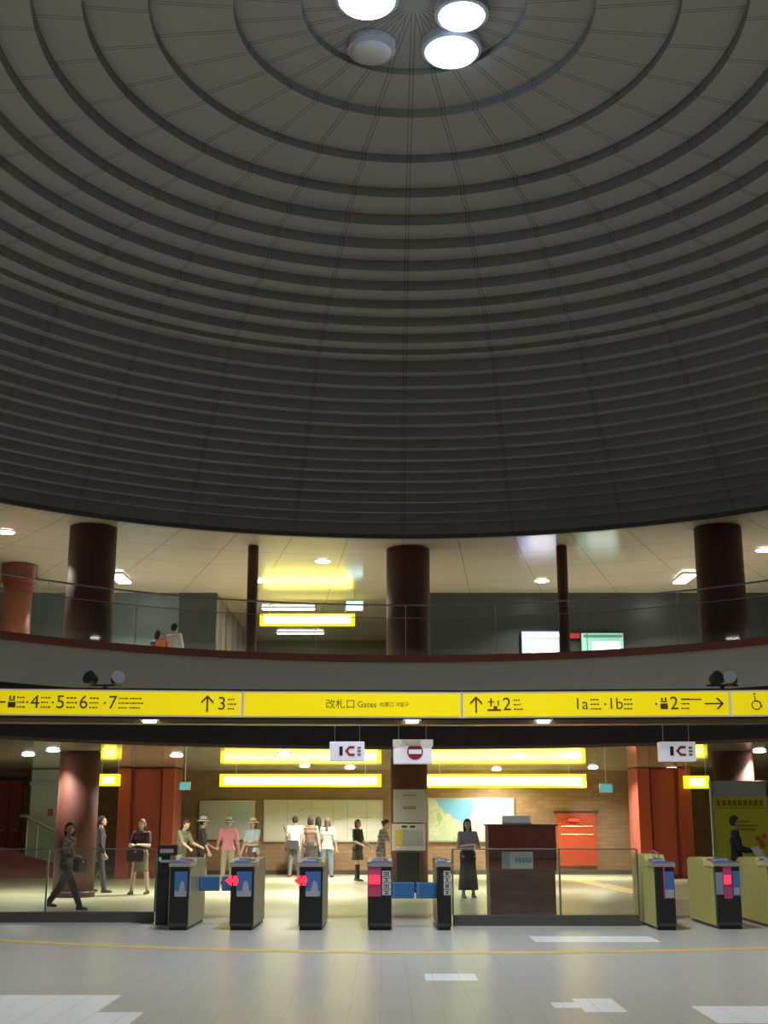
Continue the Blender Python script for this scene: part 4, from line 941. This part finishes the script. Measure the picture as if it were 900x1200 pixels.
def bag(J, i, label, col, w=.34, h=.30, d=.12, drop=.28, rz=0, pos=None, strap=None, name='handbag', cat='bag'):
    p = pos if pos is not None else hand_pos(J, i); t = thing(name, label, cat, (p.x, p.y, p.z), math.radians(rz))
    bmq = mat('bag %.2f %.2f %.2f' % col, col, .6, noise=.1, nscale=10)
    MB().prism([(-w/2*.88, -drop-h*.0+.0), (w/2*.88, -drop), (w/2, -drop-h*.15), (w/2, -drop-h+.03), (w/2-.03, -drop-h), (-w/2+.03, -drop-h), (-w/2, -drop-h+.03), (-w/2, -drop-h*.15)], 'Y', -d/2, d/2).build('body', bmq, t)
    if strap is None:
        for s in (-1, 1): MB().tube([(-w*.25, s*d*.3, -drop-.02), (-w*.2, s*d*.2, -drop*.35), (0, 0, .0), (w*.2, s*d*.2, -drop*.35), (w*.25, s*d*.3, -drop-.02)], .009, 6).build('handle', bmq, t)
    else: MB().tube([Vector(q)-p for q in strap], .012, 6).build('strap', bmq, t)
    MB().b2(-.03, .03, -d/2-.006, -d/2, -drop-.05, -drop-.02).build('clasp', steel, t)
    return t
def ground(px, py): p = gp(px, py); return p.x, p.y
dkc = (.022, .022, .026)
# 1 walking at left, striding to the right
pat = NT('patterned grey brown'); pat.set(pat.mix(pat.math('GREATER_THAN', pat.noise(16), .52), (.10, .07, .065), (.24, .19, .18)), .8)
x, y = ground(74, 1066)
J = person('person striding past the left glass barrier in grey brown patterned top', x, y+.1, 0, 1.62, 72, ((30, 5, 2), (-24, 14, 2)), ((20, 10, 85, 10), (-14, 12, 70, 8)), pat.m, (.018, .018, .022), 'bob', hem=-.08, sleeve=1.7, turn=-40)
bag(J, 0, 'black shoulder bag carried by the person striding at left', (.015, .015, .018), w=.30, h=.22, drop=.05, rz=72)
# 2 dark figure partly behind the left column
x, y = ground(120, 1046)
person('dark clothed person half hidden by the left red column', x-.1, y, 0, 1.68, 95, ((10, 0, 2), (-10, 8, 2)), ((5, 8, 25, 5), (-8, 8, 10, 5)), dkc, (.03, .035, .04), 'short', sleeve=1.8, hem=-.16)
# 3 woman in front of red pier
x, y = ground(163, 1048)
J = person('person in dark top and khaki skirt before the left red pier', x, y, 0, 1.60, -12, ((8, 4, 7), (-4, 4, 7)), ((18, 12, 95, -30), (18, 12, 95, -30)), (.035, .018, .03), (.16, .14, .10), 'bob', hairmat=hairb, sk=skin2, bot=('skirt', .30), hemw=1.25, sleeve=.7)
p = world(J, A3((0, -.16, .60))); bag(J, 0, 'dark handbag held at the waist in front of the khaki skirt', (.03, .02, .02), w=.40, h=.24, drop=.02, rz=-12, pos=p)
# 4 olive top
p = at(213, 960, 31.5)
person('person in olive grey top bending slightly behind the first gate', p.x, 31.5, 0, 1.60, 60, ((12, 4, 2), (-6, 4, 2)), ((30, 8, 60, 5), (25, 8, 70, 5)), (.16, .16, .10), (.20, .18, .12), 'short', hairmat=hairb, lean=10, nod=8, sk=skin2)
# 5 white hat, dark clothes
p = at(238, 960, 32.0)
person('person with white sun hat in long dark dress beside the pink shirt', p.x, 32.0, 0, 1.64, 100, ((8, 2, 2), (-6, 2, 2)), ((10, 8, 25, 5), (8, 8, 60, 5)), dkc, (.02, .02, .028), 'short', hat=(.55, .52, .45), bot=('skirt', .20), hemw=1.2, sleeve=1.2, hem=-.05)
# 6 pink shirt
p = at(268, 960, 33.0)
J = person('person with beige hat in bright pink shirt and pale trousers', p.x, 33.0, 0, 1.62, 10, ((4, 2, 4), (-4, 2, 4)), ((8, 16, 60, 6), (8, 14, 30, 6)), (.70, .28, .36), (.42, .38, .27), 'short', hat=(.58, .52, .40), sk=skin2, sleeve=.9, slim=1.08)
bag(J, 1, 'white and blue carrier bag held by the person in pink', (.45, .48, .58), w=.34, h=.34, drop=.12, rz=10, name='carrier_bag')
# 7 straw hat, light blue top
p = at(297, 960, 32.0)
J = person('person with straw hat and pale blue top at the second gate', p.x, 32.0, 0, 1.60, -30, ((6, 2, 3), (-8, 4, 3)), ((5, 14, 20, 8), (30, 10, 80, -10)), (.36, .44, .48), (.09, .05, .045), 'bob', hairmat=hairb, hat=(.62, .53, .33), bot=('skirt', .24), hemw=1.15, sleeve=.8)
p = at(313, 1008, 31.7)
bag(J, 0, 'beige tote bag low beside the person with the straw hat', (.50, .38, .25), w=.42, h=.32, drop=.12, rz=0, pos=Vector((hand_pos(J, 0).x, hand_pos(J, 0).y, hand_pos(J, 0).z)), name='tote_bag')
# 8 white T-shirt with shoulder bag, seen from behind
p = at(346, 960, 37.0)
J = person('person in white T-shirt reading the white route board, back turned', p.x, 37.0, 0, 1.68, 172, ((2, 2, 4), (-3, 2, 4)), ((4, 14, 14, 6), (4, 14, 10, 6)), (.72, .73, .74), (.13, .15, .17), 'short', sleeve=.75, slim=1.08, shoe=(.35, .04, .03))
q = world(J, A3((.02, .10, .60))); bag(J, 0, 'dark shoulder bag on the back of the white T-shirt', (.05, .045, .05), w=.36, h=.24, d=.10, drop=0.0, rz=172, pos=q,
    strap=[world(J, A3((-.06, .085, .60))), world(J, A3((-.105, .03, .80))), world(J, A3((-.10, -.04, .845))), world(J, A3((.0, -.10, .72)))], name='shoulder_bag')
# 9, 10, 11 huddle at the board
p = at(364, 960, 36.4)
person('person in brown sleeveless top in the group at the route board', p.x, 36.4, 0, 1.68, 185, ((2, 2, 3), (-2, 2, 3)), ((6, 14, 12, 8), (6, 14, 12, 8)), (.12, .075, .045), (.03, .025, .022), 'bob', sleeve=0, bot=('skirt', .30), hemw=1.15, sk=skin2)
p = at(373, 960, 37.3)
person('dark haired person in navy top between brown and pale grey tops', p.x, 37.3, 0, 1.66, 200, ((2, 2, 3), (-2, 2, 3)), ((6, 10, 12, 6), (40, 10, 100, 6)), (.04, .05, .07), (.06, .08, .11), 'long', sleeve=1.0)
p = at(384, 960, 36.6)
person('person in pale grey shirt and jeans at right of the route board group', p.x, 36.6, 0, 1.64, 165, ((4, 2, 3), (-4, 2, 3)), ((6, 12, 12, 6), (6, 12, 12, 6)), (.38, .35, .31), (.13, .18, .24), 'long', hairmat=hairb, sleeve=1.3, hem=-.06)
# 12 black top, short skirt, knee socks
p = at(419, 960, 34.5)
person('person in black top, short skirt and black knee socks', p.x, 34.5, 0, 1.60, 60, ((8, 2, 3), (-6, 2, 3)), ((10, 10, 70, 5), (8, 8, 60, 5)), (.015, .016, .022), (.05, .045, .035), 'bob', sleeve=.8, bot=('skirt', .34, mat('black sock', (.012, .012, .014), .8)), hemw=1.3, sk=skin2)
# 13 checked dress next to column
n = NT('checked cloth'); ck = n.math('MAXIMUM', n.line(n.x, .09, .03), n.line(n.z, .09, .03)); n.set(n.mix(ck, (.25, .23, .22), (.13, .12, .12)), .8)
p = at(446, 960, 33.0)
person('person in grey checked dress stooping left of the middle column', p.x, 33.0, 0, 1.60, 75, ((6, 2, 2), (-4, 2, 2)), ((30, 6, 70, 4), (20, 6, 60, 4)), n.m, n.m, 'bun', hairmat=hairb, lean=8, nod=14, bot=('skirt', .22), hemw=1.35, sleeve=.8, sk=skin2)
# 14 long black skirt
x, y = ground(549, 1052)
person('person with long dark hair and ankle length black skirt left of the counter', x, y, 0, 1.60, 12, ((4, 2, 4), (-2, 2, 4)), ((14, 10, 100, -34), (14, 10, 100, -34)), (.30, .26, .32), (.014, .016, .02), 'long', sk=skin2, bot=('skirt', .10), hemw=1.45, sleeve=1.0, shoe=(.10, .08, .07))
# 15 man in dark suit at right with white paper
x, y = ground(872, 1062)
J = person('person in dark suit walking right in front of the yellow poster', x+.0, y+.3, 0, 1.70, 80, ((20, 4, 2), (-16, 14, 2)), ((12, 8, 78, 4), (6, 10, 74, 2)), (.014, .015, .02), (.016, .018, .022), 'short', sleeve=1.8, hem=-.10, slim=1.05)
h_ = hand_pos(J, 0)
t = thing('newspaper', 'open white newspaper held by the person in dark suit', 'newspaper', h_, math.radians(50))
MB().prism([(-.22, -.02), (0, .03), (.22, -.02), (.22, -.012), (0, .038), (-.22, -.012)], 'Y', -.25, .12).build('sheet', mat('newsprint', (.55, .56, .58), .7), t).rotation_euler = (math.radians(55), 0, 0)
# upper gallery pair
p = at(204, 745, 31.7)
J = person('person in white shirt walking along the upper gallery', p.x, 31.7, ZM, 1.70, 150, ((14, 2, 2), (-12, 6, 2)), ((6, 12, 30, 8), (30, 8, 95, 4)), (.60, .60, .60), (.08, .08, .10), 'short', sleeve=1.0, slim=1.08, group='pair on the upper gallery')
q = Vector((p.x-.30, 31.65, ZM+1.36))
b_ = bag(J, 0, 'orange shoulder bag hanging from the person in white shirt upstairs', (.75, .20, .04), w=.30, h=.42, d=.14, drop=.12, rz=150, pos=q, name='shoulder_bag')
p = at(184, 745, 32.2)
person('dark clothed companion behind the orange bag on the upper gallery', p.x, 32.3, ZM, 1.60, 150, ((8, 2, 2), (-8, 4, 2)), ((6, 10, 20, 6), (6, 10, 40, 6)), (.06, .045, .04), (.04, .04, .045), 'bob', sleeve=1.4, group='pair on the upper gallery')
